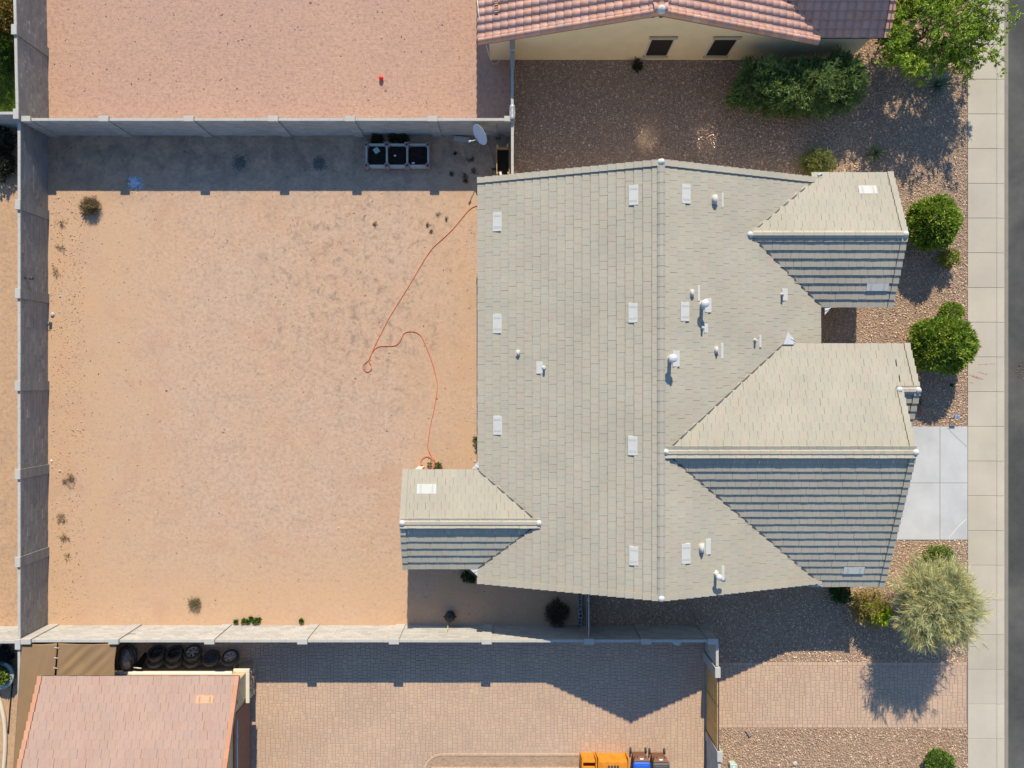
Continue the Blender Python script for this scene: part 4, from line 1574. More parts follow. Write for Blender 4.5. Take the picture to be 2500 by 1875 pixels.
def block_wall(label, axis, c, s0, s1, courses, pillars, keep, th=0.10, lean=None, proud=0.006, ph=0.10, tone=1.0):
    """axis 'x': runs along x at y=c; axis 'y': runs along y at x=c. pillars: centres along the wall"""
    mid = (s0 + s1) / 2
    root = thing('block_wall', (mid, c, 0) if axis == 'x' else (c, mid, 0), label, 'wall', 'block walls between the yards')
    H = courses * 0.2
    def at(s, off, z):
        cc = c + (lean * (s - mid) if lean else 0.0)
        return (s, cc + off, z) if axis == 'x' else (cc + off, s, z)
    def slab(m, a, b, t0, t1, z0, z1, col):
        q = [at(a, t0, z0), at(b, t0, z0), at(b, t1, z0), at(a, t1, z0), at(a, t0, z1), at(b, t0, z1), at(b, t1, z1), at(a, t1, z1)]
        if axis == 'y':
            q = [q[i] for i in (1, 0, 3, 2, 5, 4, 7, 6)]
        m.hexa(q, col)
    core = MB()
    slab(core, s0, s1, -th / 2 + 0.006, th / 2 - 0.006, 0, H, (0.3, 0.285, 0.26))
    core.build('mortar', 'mortar', root)
    ang = 0.0 if axis == 'x' else math.pi / 2
    items = []
    for k in range(courses):
        s = s0 - (0.2 if k % 2 else 0.0)
        while s < s1:
            a, b = max(s, s0), min(s + 0.4, s1)
            s += 0.4
            if b - a < 0.05:
                continue
            items.append(((a + b) / 2, b - a - 0.010, k, R.randrange(6), R.uniform(-proud, proud) if R.random() < 0.75 else 0.0))
    items.sort(key=lambda t: abs(t[0] if axis == 'x' else t[0]))
    for (sc, L, k, ci, e) in items[:keep]:
        x, y, z = at(sc, e, k * 0.2 + 0.1)
        M = Matrix.Translation((x, y, z)) @ Matrix.Rotation(ang, 4, 'Z') @ Matrix.Diagonal((L, 1, 0.19, 1))
        piece('block', block_mesh(ci, th, tone), M, root)
    rest = items[keep:]
    if rest:
        m = MB()
        for (sc, L, k, ci, e) in rest:
            slab(m, sc - L / 2, sc + L / 2, -th / 2 + e, th / 2 + e, k * 0.2 + 0.005, k * 0.2 + 0.195, shade(BLK[ci], tone))
        o = m.build('blocks', 'block', root, True)
        o['kind'] = 'stuff'
    # capping course in 40 cm stones
    s = s0
    n = max(1, round((s1 - s0) / 0.6))
    st = (s1 - s0) / n
    for i in range(n):
        m = MB()
        e = R.uniform(-0.003, 0.003)
        slab(m, s0 + i * st + 0.003, s0 + (i + 1) * st - 0.003, -th / 2 - 0.008 + e, th / 2 + 0.008 + e, H, H + 0.05 + R.uniform(-0.002, 0.002), (1, 1, 1))
        m.build('cap_stone', 'blockcap', root)
    for p in pillars:
        x, y, _ = at(p, 0, 0)
        pillar(root, x, y, axis, H + 0.05 + ph, tone=tone)
    return root


def ys(vs, z=1.95):
    return [(937.5 - v) * (HC - z) / FPX for v in vs]


def xs(us, z=1.95):
    return [(u - 1250.0) * (HC - z) / FPX for u in us]


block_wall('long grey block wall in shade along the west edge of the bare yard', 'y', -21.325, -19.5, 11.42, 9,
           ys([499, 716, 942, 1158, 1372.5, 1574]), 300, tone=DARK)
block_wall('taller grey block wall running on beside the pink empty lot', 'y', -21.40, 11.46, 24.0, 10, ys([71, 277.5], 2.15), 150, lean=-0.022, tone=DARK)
block_wall('block wall between the bare yard and the pink lot, casting a long shadow', 'x', 11.445, -21.26, 0.0, 9,
           xs([61, 252, 460, 666, 854, 1055.5, 1243]), 300)
block_wall('sunlit pale block wall between the bare yard and the paver patio', 'x', -11.115, -21.26, 8.92, 9,
           xs([62, 276.5, 510.5, 737.5, 961.5, 1188, 1438.5, 1578, 1741.5]), 300)
block_wall('thin block wall joining the two houses beside the brown gravel', 'y', 0.015, 11.50, 14.85, 9, [11.72, 14.62], 120)
block_wall('short block wall from the dish corner to the house roof', 'y', 0.015, 8.22, 11.38, 9, [], 120)
block_wall('block wall returning west behind the green lawn', 'x', 11.72, -34.0, -21.46, 9, [], 60)
block_wall('sunlit block wall returning west beyond the far yard corner', 'x', -11.16, -34.0, -21.40, 9, [], 60)
block_wall('short block wall on the north side of the wooden gate', 'y', 8.88, -12.2, -11.24, 9, [-12.46], 60)
block_wall('block wall on the south side of the wooden gate', 'y', 8.97, -24.0, -16.35, 9, [-16.08], 120)


# ================================================================== GATES
def slat_gate(label, x, ya, yb, leaves, z0, z1, mat, face, frame_mat='steel_dark', sw=0.085):
    root = thing('wooden_gate', (x, (ya + yb) / 2, 0), label, 'gate')
    for (a, b) in leaves:
        fr = MB()
        fx = x - face * 0.03
        fr.box(fx - 0.02, fx + 0.02, a, a + 0.04, z0, z1).box(fx - 0.02, fx + 0.02, b - 0.04, b, z0, z1)
        fr.box(fx - 0.02, fx + 0.02, a + 0.041, b - 0.041, z1 - 0.045, z1 - 0.002).box(fx - 0.02, fx + 0.02, a + 0.041, b - 0.041, z0 + 0.1, z0 + 0.14)
        fr.box(fx - 0.018, fx + 0.018, a + 0.041, b - 0.041, (z0 + z1) / 2 - 0.02, (z0 + z1) / 2 + 0.02)
        fr.build('frame', frame_mat, root)
        n = int((b - a - 0.02) / (sw + 0.012))
        st = (b - a - 0.02) / n
        for i in range(n):
            y = a + 0.01 + i * st
            e = R.uniform(-0.004, 0.004)
            MB().box(x + e - 0.012 + face * 0.012, x + e + 0.012 + face * 0.012, y + 0.006, y + st - 0.006, z0 + 0.03, z1 - 0.03 + R.uniform(-0.008, 0.008)).build('slat', mat, root)
    return root


g = slat_gate('double gate of upright golden wooden slats at the paver driveway', 8.93, -15.86, -12.70,
              [(-15.84, -14.02), (-13.98, -12.72)], 0.06, 1.78, 'wood', -1)
MB().box(8.90, 8.99, -15.87, -15.845, 0.0, 1.86).box(8.90, 8.99, -12.715, -12.69, 0.0, 1.86).build('post', 'steel_dark', g)
MB().box(8.96, 8.985, -14.1, -13.9, 0.95, 1.05).build('latch', 'metal_grey', g)
g = slat_gate('narrow reddish wooden gate across the side yard beside the house', 3.36, -11.02, -7.95, [(-11.0, -9.5), (-9.47, -7.97)],
              0.05, 1.78, 'wood_red', 1, 'rail_grey')
MB().box(3.32, 3.36, -11.03, -11.005, 0.0, 1.82).build('post', 'rail_grey', g)


# ================================================================== SHADE CLOTH
def cloth(name, label, x0, x1, y0, y1, zf, n=26, m_=20, seed=0, mat='shade_cloth'):
    m = MB()
    rr = random.Random(seed)
    ph = [rr.uniform(0, 6.28) for _ in range(4)]
    for j in range(m_ + 1):
        for i in range(n + 1):
            s, t = i / n, j / m_
            x = x0 + (x1 - x0) * s
            y = y0 + (y1 - y0) * t
            edge = 4 * s * (1 - s) * 4 * t * (1 - t)
            w = (0.030 * math.sin(5.5 * (s * 1.3 + t) * math.pi + ph[0]) * max(0, math.sin((s * 0.8 + t * 0.6) * math.pi + ph[1])) +
                 0.012 * math.sin(11 * (s + t * 0.7) * math.pi + ph[2]))
            yy = y + (0.05 * (4 * s * (1 - s)) if j == 0 else 0) * -1
            m.v.append((x + 0.02 * math.sin(9 * t + ph[3]) * (1 if i == n else 0), yy, zf(x, y) - 0.05 * edge + w * min(1, edge * 1.5 + 0.15)))
    for j in range(m_):
        for i in range(n):
            a = j * (n + 1) + i
            m.face((a, a + n + 1, a + n + 2, a + 1), (1, 1, 1), None, True)
    o = m.build(name, mat, None, origin=((x0 + x1) / 2, (y0 + y1) / 2, zf((x0 + x1) / 2, (y0 + y1) / 2)))
    so = o.modifiers.new('thickness', 'SOLIDIFY')
    so.thickness = 0.006
    return tag(o, label, 'shade cloth')


zsail = lambda x, y: 1.82 + max(0.0, (-11.25 - y)) * 0.10
c1 = cloth('shade_cloth', 'long brown shade cloth stretched along the corner wall to the shed', -21.24, -19.72, -11.22, -17.8, zsail, 20, 60, 1)
c2 = cloth('shade_cloth', 'smaller wrinkled brown shade cloth laced between the pale wall and the shed', -19.64, -17.15, -11.22, -13.0, zsail, 28, 20, 2)
for (xa, nn_) in ((-19.68, 5),):
    for i in range(nn_):
        y = -11.4 - i * 0.42
        m = MB()
        m.tube([(xa - 0.10, y, zsail(xa, y) + 0.03), (xa + 0.10, y - 0.02, zsail(xa, y) + 0.03)], 0.012, 5)
        m.build('lacing', 'white_paint', c1)

# ================================================================== TYRES LEANING ON THE SHED
TYR = [('rubber', None), ('alloy', 1)]


def tyre(x, ybase, lean, D, W, wheel, label, yoff=0.0, rz=0.0):
    """tyre standing on its tread, leaning back (south) by 'lean' from vertical; faces north and up"""
    r = D / 2
    cz = r * math.cos(lean) + W / 2 * math.sin(lean)
    cy = ybase - r * math.sin(lean) + W / 2 * math.cos(lean) * 0 - yoff
    M = Matrix.Translation((x, cy, cz)) @ Matrix.Rotation(rz, 4, 'Z') @ Matrix.Rotation(-(math.pi / 2 - lean), 4, 'X')
    root = thing('tyre' if not wheel else 'wheel', (x, cy, 0.0), label, 'tyre', 'tyres stacked against the shed')
    h = W / 2
    ri = r * 0.66
    m = MB()
    prof = [(ri, -h * 0.80), (ri * 1.04, -h * 0.95), (r * 0.84, -h), (r * 0.95, -h * 0.86), (r * 0.995, -h * 0.6), (r, -h * 0.3), (r, h * 0.3), (r * 0.995, h * 0.6),
            (r * 0.95, h * 0.86), (r * 0.84, h), (ri * 1.04, h * 0.95), (ri, h * 0.80), (ri * 1.02, h * 0.5), (ri * 1.02, -h * 0.5), (ri, -h * 0.80)]
    m.lathe(prof, M, 28)
    m.build('tread', 'rubber', root)
    if wheel:
        mat = 'alloy' if wheel == 'alloy' else 'steel_dark'
        m = MB()
        m.lathe([(ri * 1.02, h * 0.78), (ri * 0.93, h * 0.80), (ri * 0.90, h * 0.5), (ri * 0.92, -h * 0.8)], M, 28)
        m.build('rim', mat, root)
        m = MB()
        m.lathe([(0.001, h * 0.62), (ri * 0.24, h * 0.62), (ri * 0.28, h * 0.5), (ri * 0.28, 0.0)], M, 16)
        m.build('hub', mat, root)
        for k in range(6):
            a = k * math.pi / 3
            m = MB()
            w0, w1 = ri * 0.10, ri * 0.20
            m.hexa([(ri * 0.2, -w0, h * 0.25), (ri * 0.93, -w1, h * 0.45), (ri * 0.93, w1, h * 0.45), (ri * 0.2, w0, h * 0.25),
                    (ri * 0.2, -w0, h * 0.55), (ri * 0.93, -w1, h * 0.72), (ri * 0.93, w1, h * 0.72), (ri * 0.2, w0, h * 0.55)])
            m.xform_from(0, M @ Matrix.Rotation(a, 4, 'Z'))
            m.build('spoke', mat, root)
        if wheel != 'alloy':
            m = MB()
            m.lathe([(0.001, h * 0.2), (ri * 0.92, h * 0.35)], M, 20)
            m.build('disc', mat, root)
    return root


LN = math.radians(36)
BX = [P(u, 1612, 0.3)[0] for u in (384, 428, 473, 518, 564)]
DT, WT = 0.78, 0.235
dy = WT / math.cos(LN) * 1.0
front = -11.98
tyre(BX[0], front, LN, DT, WT, None, 'front tyre without a rim in the pair next to the black panel')
tyre(BX[0] - 0.01, front - dy, LN, DT, WT, None, 'rear tyre in the pair next to the black panel', rz=0.03)
tyre(BX[1], front - 0.01, LN, DT, WT, None, 'front tyre without a rim in the second pair from the black panel')
tyre(BX[1], front - 0.01 - dy, LN, DT, WT, None, 'rear tyre in the second pair from the black panel')
tyre(BX[2], front + 0.02, LN, DT, WT, 'alloy', 'six-spoke silver wheel and tyre leaning in front of another tyre')
tyre(BX[2] + 0.01, front + 0.02 - dy, LN, DT, WT, None, 'tyre tucked behind the front silver wheel of a pair')
tyre(BX[3], front - 0.22, LN, DT, WT, 'steel', 'single tyre on a black steel wheel between two silver wheels')
tyre(BX[4], front - 0.20, LN, DT, WT, 'alloy', 'single six-spoke silver wheel and tyre at the end of the row', rz=-0.06)

# black panel and wrapped bundle at the end of the row
m = MB()
pa = [P3(352, 1594, 0.02), P3(366, 1594, 0.02), P3(345, 1630, 0.75), P3(326, 1628, 0.75)]
nrm = (pa[1] - pa[0]).cross(pa[3] - pa[0]).normalized() * 0.03
m.hexa([*pa, *[p + nrm for p in pa]])
bp = m.build('leaning_panel', 'black', None, origin=pa[0])
tag(bp, 'black board leaning between the tyres and the shade cloth', 'board')
m = MB()
m.tube([pa[2] + nrm * 1.3, pa[3] + nrm * 1.3], 0.03, 6)
m.build('edge_strip', 'galv', bp)
wx, wy = P(311, 1598, 0.4)
wr = thing('wrapped_bundle', (wx, wy - 0.1, 0), 'dark bundle wrapped in shiny plastic beside the shade cloth', 'bundle')
m = MB()
rr = random.Random(9)
for i in range(9):
    for k in range(10):
        a = 2 * math.pi * k / 10
        r_ = (0.28 + 0.05 * math.sin(i * 2.1 + k) + rr.uniform(-0.03, 0.03)) * (1.0 if i < 7 else 0.7 if i == 7 else 0.2)
        m.v.append((wx + r_ * math.cos(a), wy - 0.2 + 1.7 * r_ * math.sin(a), 0.01 + i * 0.1))
for i in range(8):
    for k in range(10):
        k2 = (k + 1) % 10
        m.face((i * 10 + k, i * 10 + k2, (i + 1) * 10 + k2, (i + 1) * 10 + k), (1, 1, 1), None, False)
m.face(tuple(range(80, 90)))
m.face(tuple(reversed(range(10))))
m.build('wrap', 'plastic_wrap', wr)
m = MB()
for i in range(3):
    z = 0.25 + i * 0.22
    m.tube([(wx + 0.36 * math.cos(t), wy - 0.2 + 0.62 * math.sin(t), z) for t in np.linspace(0, 2 * math.pi, 17)], 0.015, 5)
m.build('strap', 'black', wr)
pl_ = MB()
a, b = P3(572, 1628, 0.55), P3(587, 1608, 0.03)
pl_.tube([a, b], 0.035, 4, smooth=False)
tag(pl_.build('plank', 'wood_pale', None, origin=b), 'short pale plank propped by the last silver wheel', 'plank')

# ================================================================== THINGS IN THE BACK YARD
# raised bed in three squares
gx = [P(u, 378, 0.4)[0] for u in (894.4, 944, 993.8, 1045)]
gy = [P(900, v, 0.4)[1] for v in (404, 352.4)]
gb = thing('raised_garden_bed', ((gx[0] + gx[3]) / 2, (gy[0] + gy[1]) / 2, 0), 'three-square raised bed with grey rails and brown corner blocks on shaded dirt', 'raised bed')
for i in range(4):
    MB().box(gx[i] - 0.035, gx[i] + 0.035, gy[0] + 0.10, gy[1] - 0.10, 0.02, 0.40).build('rail', 'rail_grey', gb)
    for j, y in enumerate(gy):
        cb = MB()
        for lay, hh in enumerate((0.0, 0.225)):
            e = R.uniform(-0.012, 0.012)
            cb.bbox(gx[i] - 0.105 + e, gx[i] + 0.105 + e, y - 0.105, y - 0.035, hh, hh + 0.22, 0.012)
            cb.bbox(gx[i] - 0.105 + e, gx[i] + 0.105 + e, y + 0.035, y + 0.105, hh, hh + 0.22, 0.012)
            cb.bbox(gx[i] - 0.105 + e, gx[i] - 0.040 + e, y - 0.034, y + 0.034, hh, hh + 0.21, 0.012)
            cb.bbox(gx[i] + 0.040 + e, gx[i] + 0.105 + e, y - 0.034, y + 0.034, hh, hh + 0.21, 0.012)
        cb.build('corner_block', 'corner_block', gb)
for i in range(3):
    for y in gy:
        MB().box(gx[i] + 0.106, gx[i + 1] - 0.106, y - 0.035, y + 0.035, 0.02, 0.40).build('rail', 'rail_grey', gb)
    m = MB()
    nn_ = 9
    xa, xb, ya, yb = gx[i] + 0.036, gx[i + 1] - 0.036, gy[0] + 0.036, gy[1] - 0.036
    for a in range(nn_ + 1):
        for b in range(nn_ + 1):
            m.v.append((xa + (xb - xa) * a / nn_, ya + (yb - ya) * b / nn_, 0.20 + R.uniform(-0.025, 0.025)))
    for a in range(nn_):
        for b in range(nn_):
            q = a * (nn_ + 1) + b
            m.face((q, q + nn_ + 1, q + nn_ + 2, q + 1))
    m.build('soil', 'soil', gb)
tx, ty = P(919, 367, 0.24)
m = MB().bbox(-0.125, 0.125, -0.125, 0.125, 0, 0.03, 0.008)
m.xform_from(0, Matrix.Translation((tx, ty, 0.215)) @ Matrix.Rotation(0.62, 4, 'Z') @ Matrix.Rotation(0.05, 4, 'X'))
tag(m.build('square_tile', 'util_green', None, origin=(tx, ty, 0.215)), 'pale square tile lying on the soil of the raised bed', 'tile')


def rock(name, x, y, z, r, mat, label, cat='rock', seed=0, sx=1.0, sy=1.0, sz=0.6, group=None):
    m = MB()
    rr = random.Random(seed)
    rings = 5
    m.lathe([(0.001, -0.5 * r * sz)] + [(r * math.sin(math.pi * (i + 1) / (rings + 1)), -r * sz * math.cos(math.pi * (i + 1) / (rings + 1))) for i in range(rings)] + [(0.001, r * sz)],
            None, 9, smooth=False)
    for i in range(len(m.v)):
        a, b, c = m.v[i]
        k = 1 + rr.uniform(-0.16, 0.16)
        m.v[i] = (x + a * sx * k, y + b * sy * k, z + max(c * k, -0.4 * r * sz) + 0.4 * r * sz)
    o = m.build(name, mat, None, origin=(x, y, z))
    return tag(o, label, cat, group)


x_, y_ = P(964.5, 380, 0.22)
rock('white_stone', x_, y_, 0.20, 0.055, 'white_paint', 'small white stone on the middle square of the raised bed', seed=1)
x_, y_ = P(1009, 398, 0.22)
rock('white_shard', x_, y_, 0.20, 0.075, 'white_paint', 'white broken shard in the corner of the raised bed', 'shard', seed=2, sy=0.7, sz=0.3)

# satellite dish on a mast
bx, by = P(1172, 361)
sd = thing('satellite_dish', (bx, by, 0), 'grey oval satellite dish on a short mast by the wall corner', 'satellite dish')
top = Vector((bx + 0.05, by + 0.02, 1.38))
m = MB()
m.tube([(bx, by, -0.02), (bx + 0.02, by, 0.7), top], 0.028, 8)
m.build('mast', 'metal_grey', sd)
m = MB()
m.tube([(bx - 0.42, by + 0.10, 0.0), (bx - 0.15, by + 0.05, 0.45), (bx + 0.02, by, 0.75)], 0.014, 6)
m.tube([(bx + 0.15, by + 0.35, 0.0), (bx + 0.02, by, 0.75)], 0.014, 6)
m.build('strut', 'metal_grey', sd)
nrm = Vector((-0.70, -0.50, 0.42)).normalized()
up_ = Vector((0, 0, 1)) - nrm * nrm.z
up_.normalize()
rt = up_.cross(nrm).normalized()
Md = Matrix.Identity(4)
cd = top + Vector((0.06, 0.06, 0.20))
for i in range(3):
    Md[i][0], Md[i][1], Md[i][2], Md[i][3] = rt[i] * 1.08, up_[i] * 0.92, nrm[i], cd[i]
m = MB()
m.lathe([(0.001, 0.0), (0.15, 0.006), (0.30, 0.028), (0.42, 0.058), (0.445, 0.070), (0.45, 0.064), (0.42, 0.045), (0.30, 0.014), (0.15, -0.008), (0.001, -0.014)], Md, 28)
m.build('reflector', 'dish', sd)
tip = cd + nrm * 0.62 - up_ * 0.20
m = MB()
m.tube([cd - up_ * 0.40, tip - Vector((0, 0, 0.02))], 0.020, 6)
m.build('feed_arm', 'dish', sd)
m = MB()
m.tube([tip, tip - nrm * 0.13], [0.045, 0.035], 8)
m.build('feed_horn', 'dish', sd)
m = MB()
m.bbox(-0.09, 0.09, -0.09, 0.09, 0.0, 0.14, 0.02)
m.xform_from(0, Matrix.Translation(cd - nrm * 0.15 - Vector((0, 0, 0.08))))
m.build('bracket', 'steel_dark', sd)

# wooden trough planter on legs
ux0, uy1 = P(1212, 360, 0.75)
ux1, uy0 = P(1244, 432, 0.75)
ux1 = min(ux1, -0.10)
tp = thing('trough_planter', ((ux0 + ux1) / 2, (uy0 + uy1) / 2, 0), 'raised wooden trough planter squeezed against the short block wall', 'planter')
for (x, y, h) in ((ux0 + 0.04, uy0 + 0.10, 1.05), (ux1 - 0.05, uy0 + 0.10, 1.05), (ux0 + 0.05, uy1 + 0.0, 1.10), (ux1 - 0.09, uy1 + 0.0, 1.15)):
    MB().box(x - 0.04, x + 0.04, y - 0.04, y + 0.04, 0, h).build('leg', 'wood_pale', tp)
MB().box(ux1 - 0.045, ux1 - 0.005, uy1 + 0.05, uy1 + 0.12, 0, 1.1).build('leg', 'wood_pale', tp)
MB().box(ux0, ux0 + 0.03, uy0, uy1 - 0.06, 0.40, 0.75).box(ux1 - 0.03, ux1, uy0, uy1 - 0.06, 0.40, 0.75).build('side_board', 'wood_pale', tp)
MB().box(ux0 - 0.03, ux1 + 0.01, uy1 - 0.055, uy1 - 0.045 + 0.05, 0.40, 0.80).box(ux0 + 0.031, ux1 - 0.031, uy0, uy0 + 0.03, 0.40, 0.75).build('end_board', 'wood_pale', tp)
MB().box(ux0 + 0.031, ux1 - 0.031, uy0 + 0.031, uy1 - 0.056, 0.42, 0.56).build('soil', 'soil', tp)
m = MB()
m.bbox(-0.05, 0.05, -0.09, 0.09, 0, 0.06, 0.01)
x_, y_ = P(1222, 424, 0.62)
m.xform_from(0, Matrix.Translation((x_, y_, 0.56)) @ Matrix.Rotation(0.2, 4, 'Z'))
tag(m.build('white_packet', 'white_paint', None, origin=(x_, y_, 0.56)), 'white packet lying in the wooden trough planter', 'packet')

m = MB()
m.tube([P3(1215.5, 341, 0.02), P3(1212, 305, 1.55)], 0.018, 6)
sh = m.build('shovel', 'wood_pale', None, origin=P3(1215.5, 341, 0.0))
m = MB()
a, b = P3(1215.5, 341, 0.02), P3(1215, 337, 0.28)
m.hexa([(a.x - 0.1, a.y, a.z), (a.x + 0.1, a.y, a.z), (a.x + 0.1, a.y + 0.01, a.z), (a.x - 0.1, a.y + 0.01, a.z),
        (b.x - 0.1, b.y, b.z), (b.x + 0.1, b.y, b.z), (b.x + 0.1, b.y + 0.01, b.z), (b.x - 0.1, b.y + 0.01, b.z)])
m.build('blade', 'steel_dark', sh)
tag(sh, 'long-handled shovel standing against the wall behind the trough planter', 'shovel')
m = MB()
m.tube([P3(1193.5, 352, 0.03), P3(1209, 426, 0.06)], 0.016, 6)
tag(m.build('metal_rod', 'rail_grey', None, origin=P3(1193.5, 352, 0.0)), 'long thin pale rod lying on the dirt beside the trough planter', 'rod')
m = MB()
a, b = P3(1108, 338, 0), P3(1146, 343, 0)
d = (b - a).normalized()
s = Vector((-d.y, d.x, 0)) * 0.09
m.hexa([a - s, b - s, b + s, a + s, a - s + Vector((0, 0, .12)), b - s + Vector((0, 0, .12)), b + s + Vector((0, 0, .12)), a + s + Vector((0, 0, .12))])
tag(m.build('concrete_kerb_piece', 'blockcap', None, origin=a), 'long loose concrete piece lying at the foot of the wall by the dish', 'concrete piece')


# orange hose
def smooth_path(pts, n=6):
    P_ = [Vector(p) for p in pts]
    out = []
    for i in range(len(P_) - 1):
        p0, p1, p2, p3 = P_[max(0, i - 1)], P_[i], P_[i + 1], P_[min(len(P_) - 1, i + 2)]
        for k in range(n):
            t = k / n
            out.append(0.5 * ((2 * p1) + (-p0 + p2) * t + (2 * p0 - 5 * p1 + 4 * p2 - p3) * t * t + (-p0 + 3 * p1 - 3 * p2 + p3) * t ** 3))
    out.append(P_[-1])
    return out


hz = [(1935, 95), (1910, 110), (1835, 150), (1700, 310), (1600, 405), (1520, 480), (1450, 580), (1350, 750), (1240, 930), (1150, 1075), (1085, 1200), (1030, 1310),
      (1000, 1375), (975, 1440), (930, 1480), (925, 1515), (955, 1545), (990, 1530), (992, 1490), (975, 1450), (990, 1400), (1015, 1360),
      (1050, 1330), (1100, 1323), (1190, 1320), (1235, 1290), (1265, 1230), (1290, 1205), (1340, 1197), (1390, 1210), (1430, 1250), (1480, 1360), (1520, 1470),
      (1550, 1580), (1562, 1659)]
hp = [P3(625 + a / 3.53, 470 + b / 3.53, 0.022) for a, b in hz]
hp += [P3(625 + a / 3.53, 940 + b / 3.53, 0.022) for a, b in ((1558, 60), (1550, 120), (1530, 230), (1505, 340), (1485, 470), (1480, 540), (1500, 590), (1520, 640), (1528, 725), (1530, 790))]
sp_ = smooth_path(hp, 5)
for i, p in enumerate(sp_):
    p.z = 0.022 + (0.02 if 85 < i < 100 else 0)
m = MB()
m.tube(sp_, 0.0135, 6)
hose = m.build('garden_hose', 'hose', None, origin=hp[0])
tag(hose, 'long thin orange hose snaking across the bare dirt to the house', 'hose')
cx_, cy_ = P(625 + 1475 / 3.53, 940 + 660 / 3.53)
m = MB()
pts = [(cx_ + (0.215 + 0.006 * k) * math.cos(t), cy_ + (0.215 + 0.006 * k) * math.sin(t), 0.022 + 0.004 * k) for k, t in enumerate(np.linspace(0.1, 0.1 + 2 * math.pi * 1.1, 30))]
m.tube([P3(625 + 1430 / 3.53, 940 + 695 / 3.53, 0.022)] + pts[::-1][3:] if False else pts, 0.0135, 6)
m.build('coil', 'hose', hose)
m = MB()
x_, y_ = P(625 + 1430 / 3.53, 940 + 695 / 3.53)
m.tube([(x_ - 0.05, y_ + 0.01, 0.03), (x_ + 0.05, y_ - 0.01, 0.03)], [0.03, 0.022], 8)
m.build('nozzle', 'steel_dark', hose)

# red ball on the pink lot
x_, y_ = P(930.5, 191, 0.1)
m = MB()
m.lathe([(0.001, -0.105)] + [(0.105 * math.sin(math.pi * i / 12), -0.105 * math.cos(math.pi * i / 12)) for i in range(1, 12)] + [(0.001, 0.105)], Matrix.Translation((x_, y_, 0.105)), 20)
tag(m.build('ball', 'red', None, origin=(x_, y_, 0)), 'bright red ball alone on the pink raked lot', 'ball')

# bracket lamp on the west wall
a = P3(60, 678, 1.55)
lx, ly = -21.272, P(60, 679, 1.5)[1]
lm = thing('wall_lamp', (lx, ly, 1.4), 'small black bracket lamp fixed to the shaded west wall', 'lamp')
m = MB()
m.tube([(lx - 0.01, ly, 1.55), (lx + 0.18, ly, 1.60), (lx + 0.20, ly, 1.52)], 0.015, 6)
m.build('bracket', 'steel_dark', lm)
MB().bbox(lx + 0.13, lx + 0.27, ly - 0.07, ly + 0.07, 1.36, 1.52, 0.02).build('lamp_head', 'steel_dark', lm)
MB().bbox(lx + 0.0, lx + 0.02, ly - 0.05, ly + 0.05, 1.48, 1.62, 0.01).build('back_plate', 'steel_dark', lm)

# black covered pot, a small white box and a yellow cord by the south wall
x_, y_ = P(1100, 1500)
pt_ = thing('kettle_pot', (x_, y_, 0), 'round black lidded pot standing by the south wall in shade', 'pot')
m = MB()
m.lathe([(0.001, 0.0), (0.15, 0.0), (0.22, 0.12), (0.235, 0.28), (0.23, 0.36), (0.001, 0.36)], Matrix.Translation((x_, y_, 0)), 16)
m.build('body', 'black', pt_)
m = MB()
m.lathe([(0.24, 0.36), (0.235, 0.40), (0.17, 0.47), (0.07, 0.505), (0.001, 0.51)], Matrix.Translation((x_, y_, 0)), 16)
lid_ = m.build('lid', 'black', pt_)
m = MB()
m.tube([(x_ - 0.07, y_, 0.50), (x_ - 0.06, y_, 0.56), (x_ + 0.06, y_, 0.56), (x_ + 0.07, y_, 0.50)], 0.014, 6)
m.build('handle', 'steel_dark', lid_)
MB().box(x_ - 0.30, x_ - 0.20, y_ - 0.03, y_ + 0.03, 0.28, 0.32).box(x_ + 0.20, x_ + 0.30, y_ - 0.03, y_ + 0.03, 0.28, 0.32).build('side_handle', 'black', pt_)
x2, y2 = P(1102, 1514)
tag(MB().bbox(x2 - 0.08, x2 + 0.08, y2 - 0.06, y2 + 0.06, 0, 0.12, 0.01).build('white_box', 'white_paint', None, origin=(x2, y2, 0)),
    'small white box on the ground beside the black pot', 'box')
m = MB()
m.tube([P3(1095, 1513, 0.15), P3(1094, 1522, 0.02), P3(1093.5, 1528, 0.5), P3(1093, 1536, 0.9)], 0.016, 5)
tag(m.build('rope', 'yellow', None, origin=P3(1095, 1513, 0.0)), 'short yellow rope hanging on the pale wall by the black pot', 'rope')
# stones at the foot of the west wall
for i, (u_, v_, r_) in enumerate(((129, 768, 0.10), (121, 789, 0.07), (147, 724, 0.05), (146, 1150, 0.06), (126, 1125, 0.05))):
    x_, y_ = P(u_, v_)
    rock('wall_stone', x_, y_, 0.0, r_, 'blockcap' if i < 4 else 'white_paint', ['largest loose grey stone near the west wall, just below a pillar', 'grey stone touching the foot of the west wall beside the largest stone',
          'small dark stone set away from the west wall across from a pillar', 'small grey stone beside the largest dry weed', 'small white stone at the foot of the west wall'][i],
         'rock', 30 + i, group='stones near the west wall')

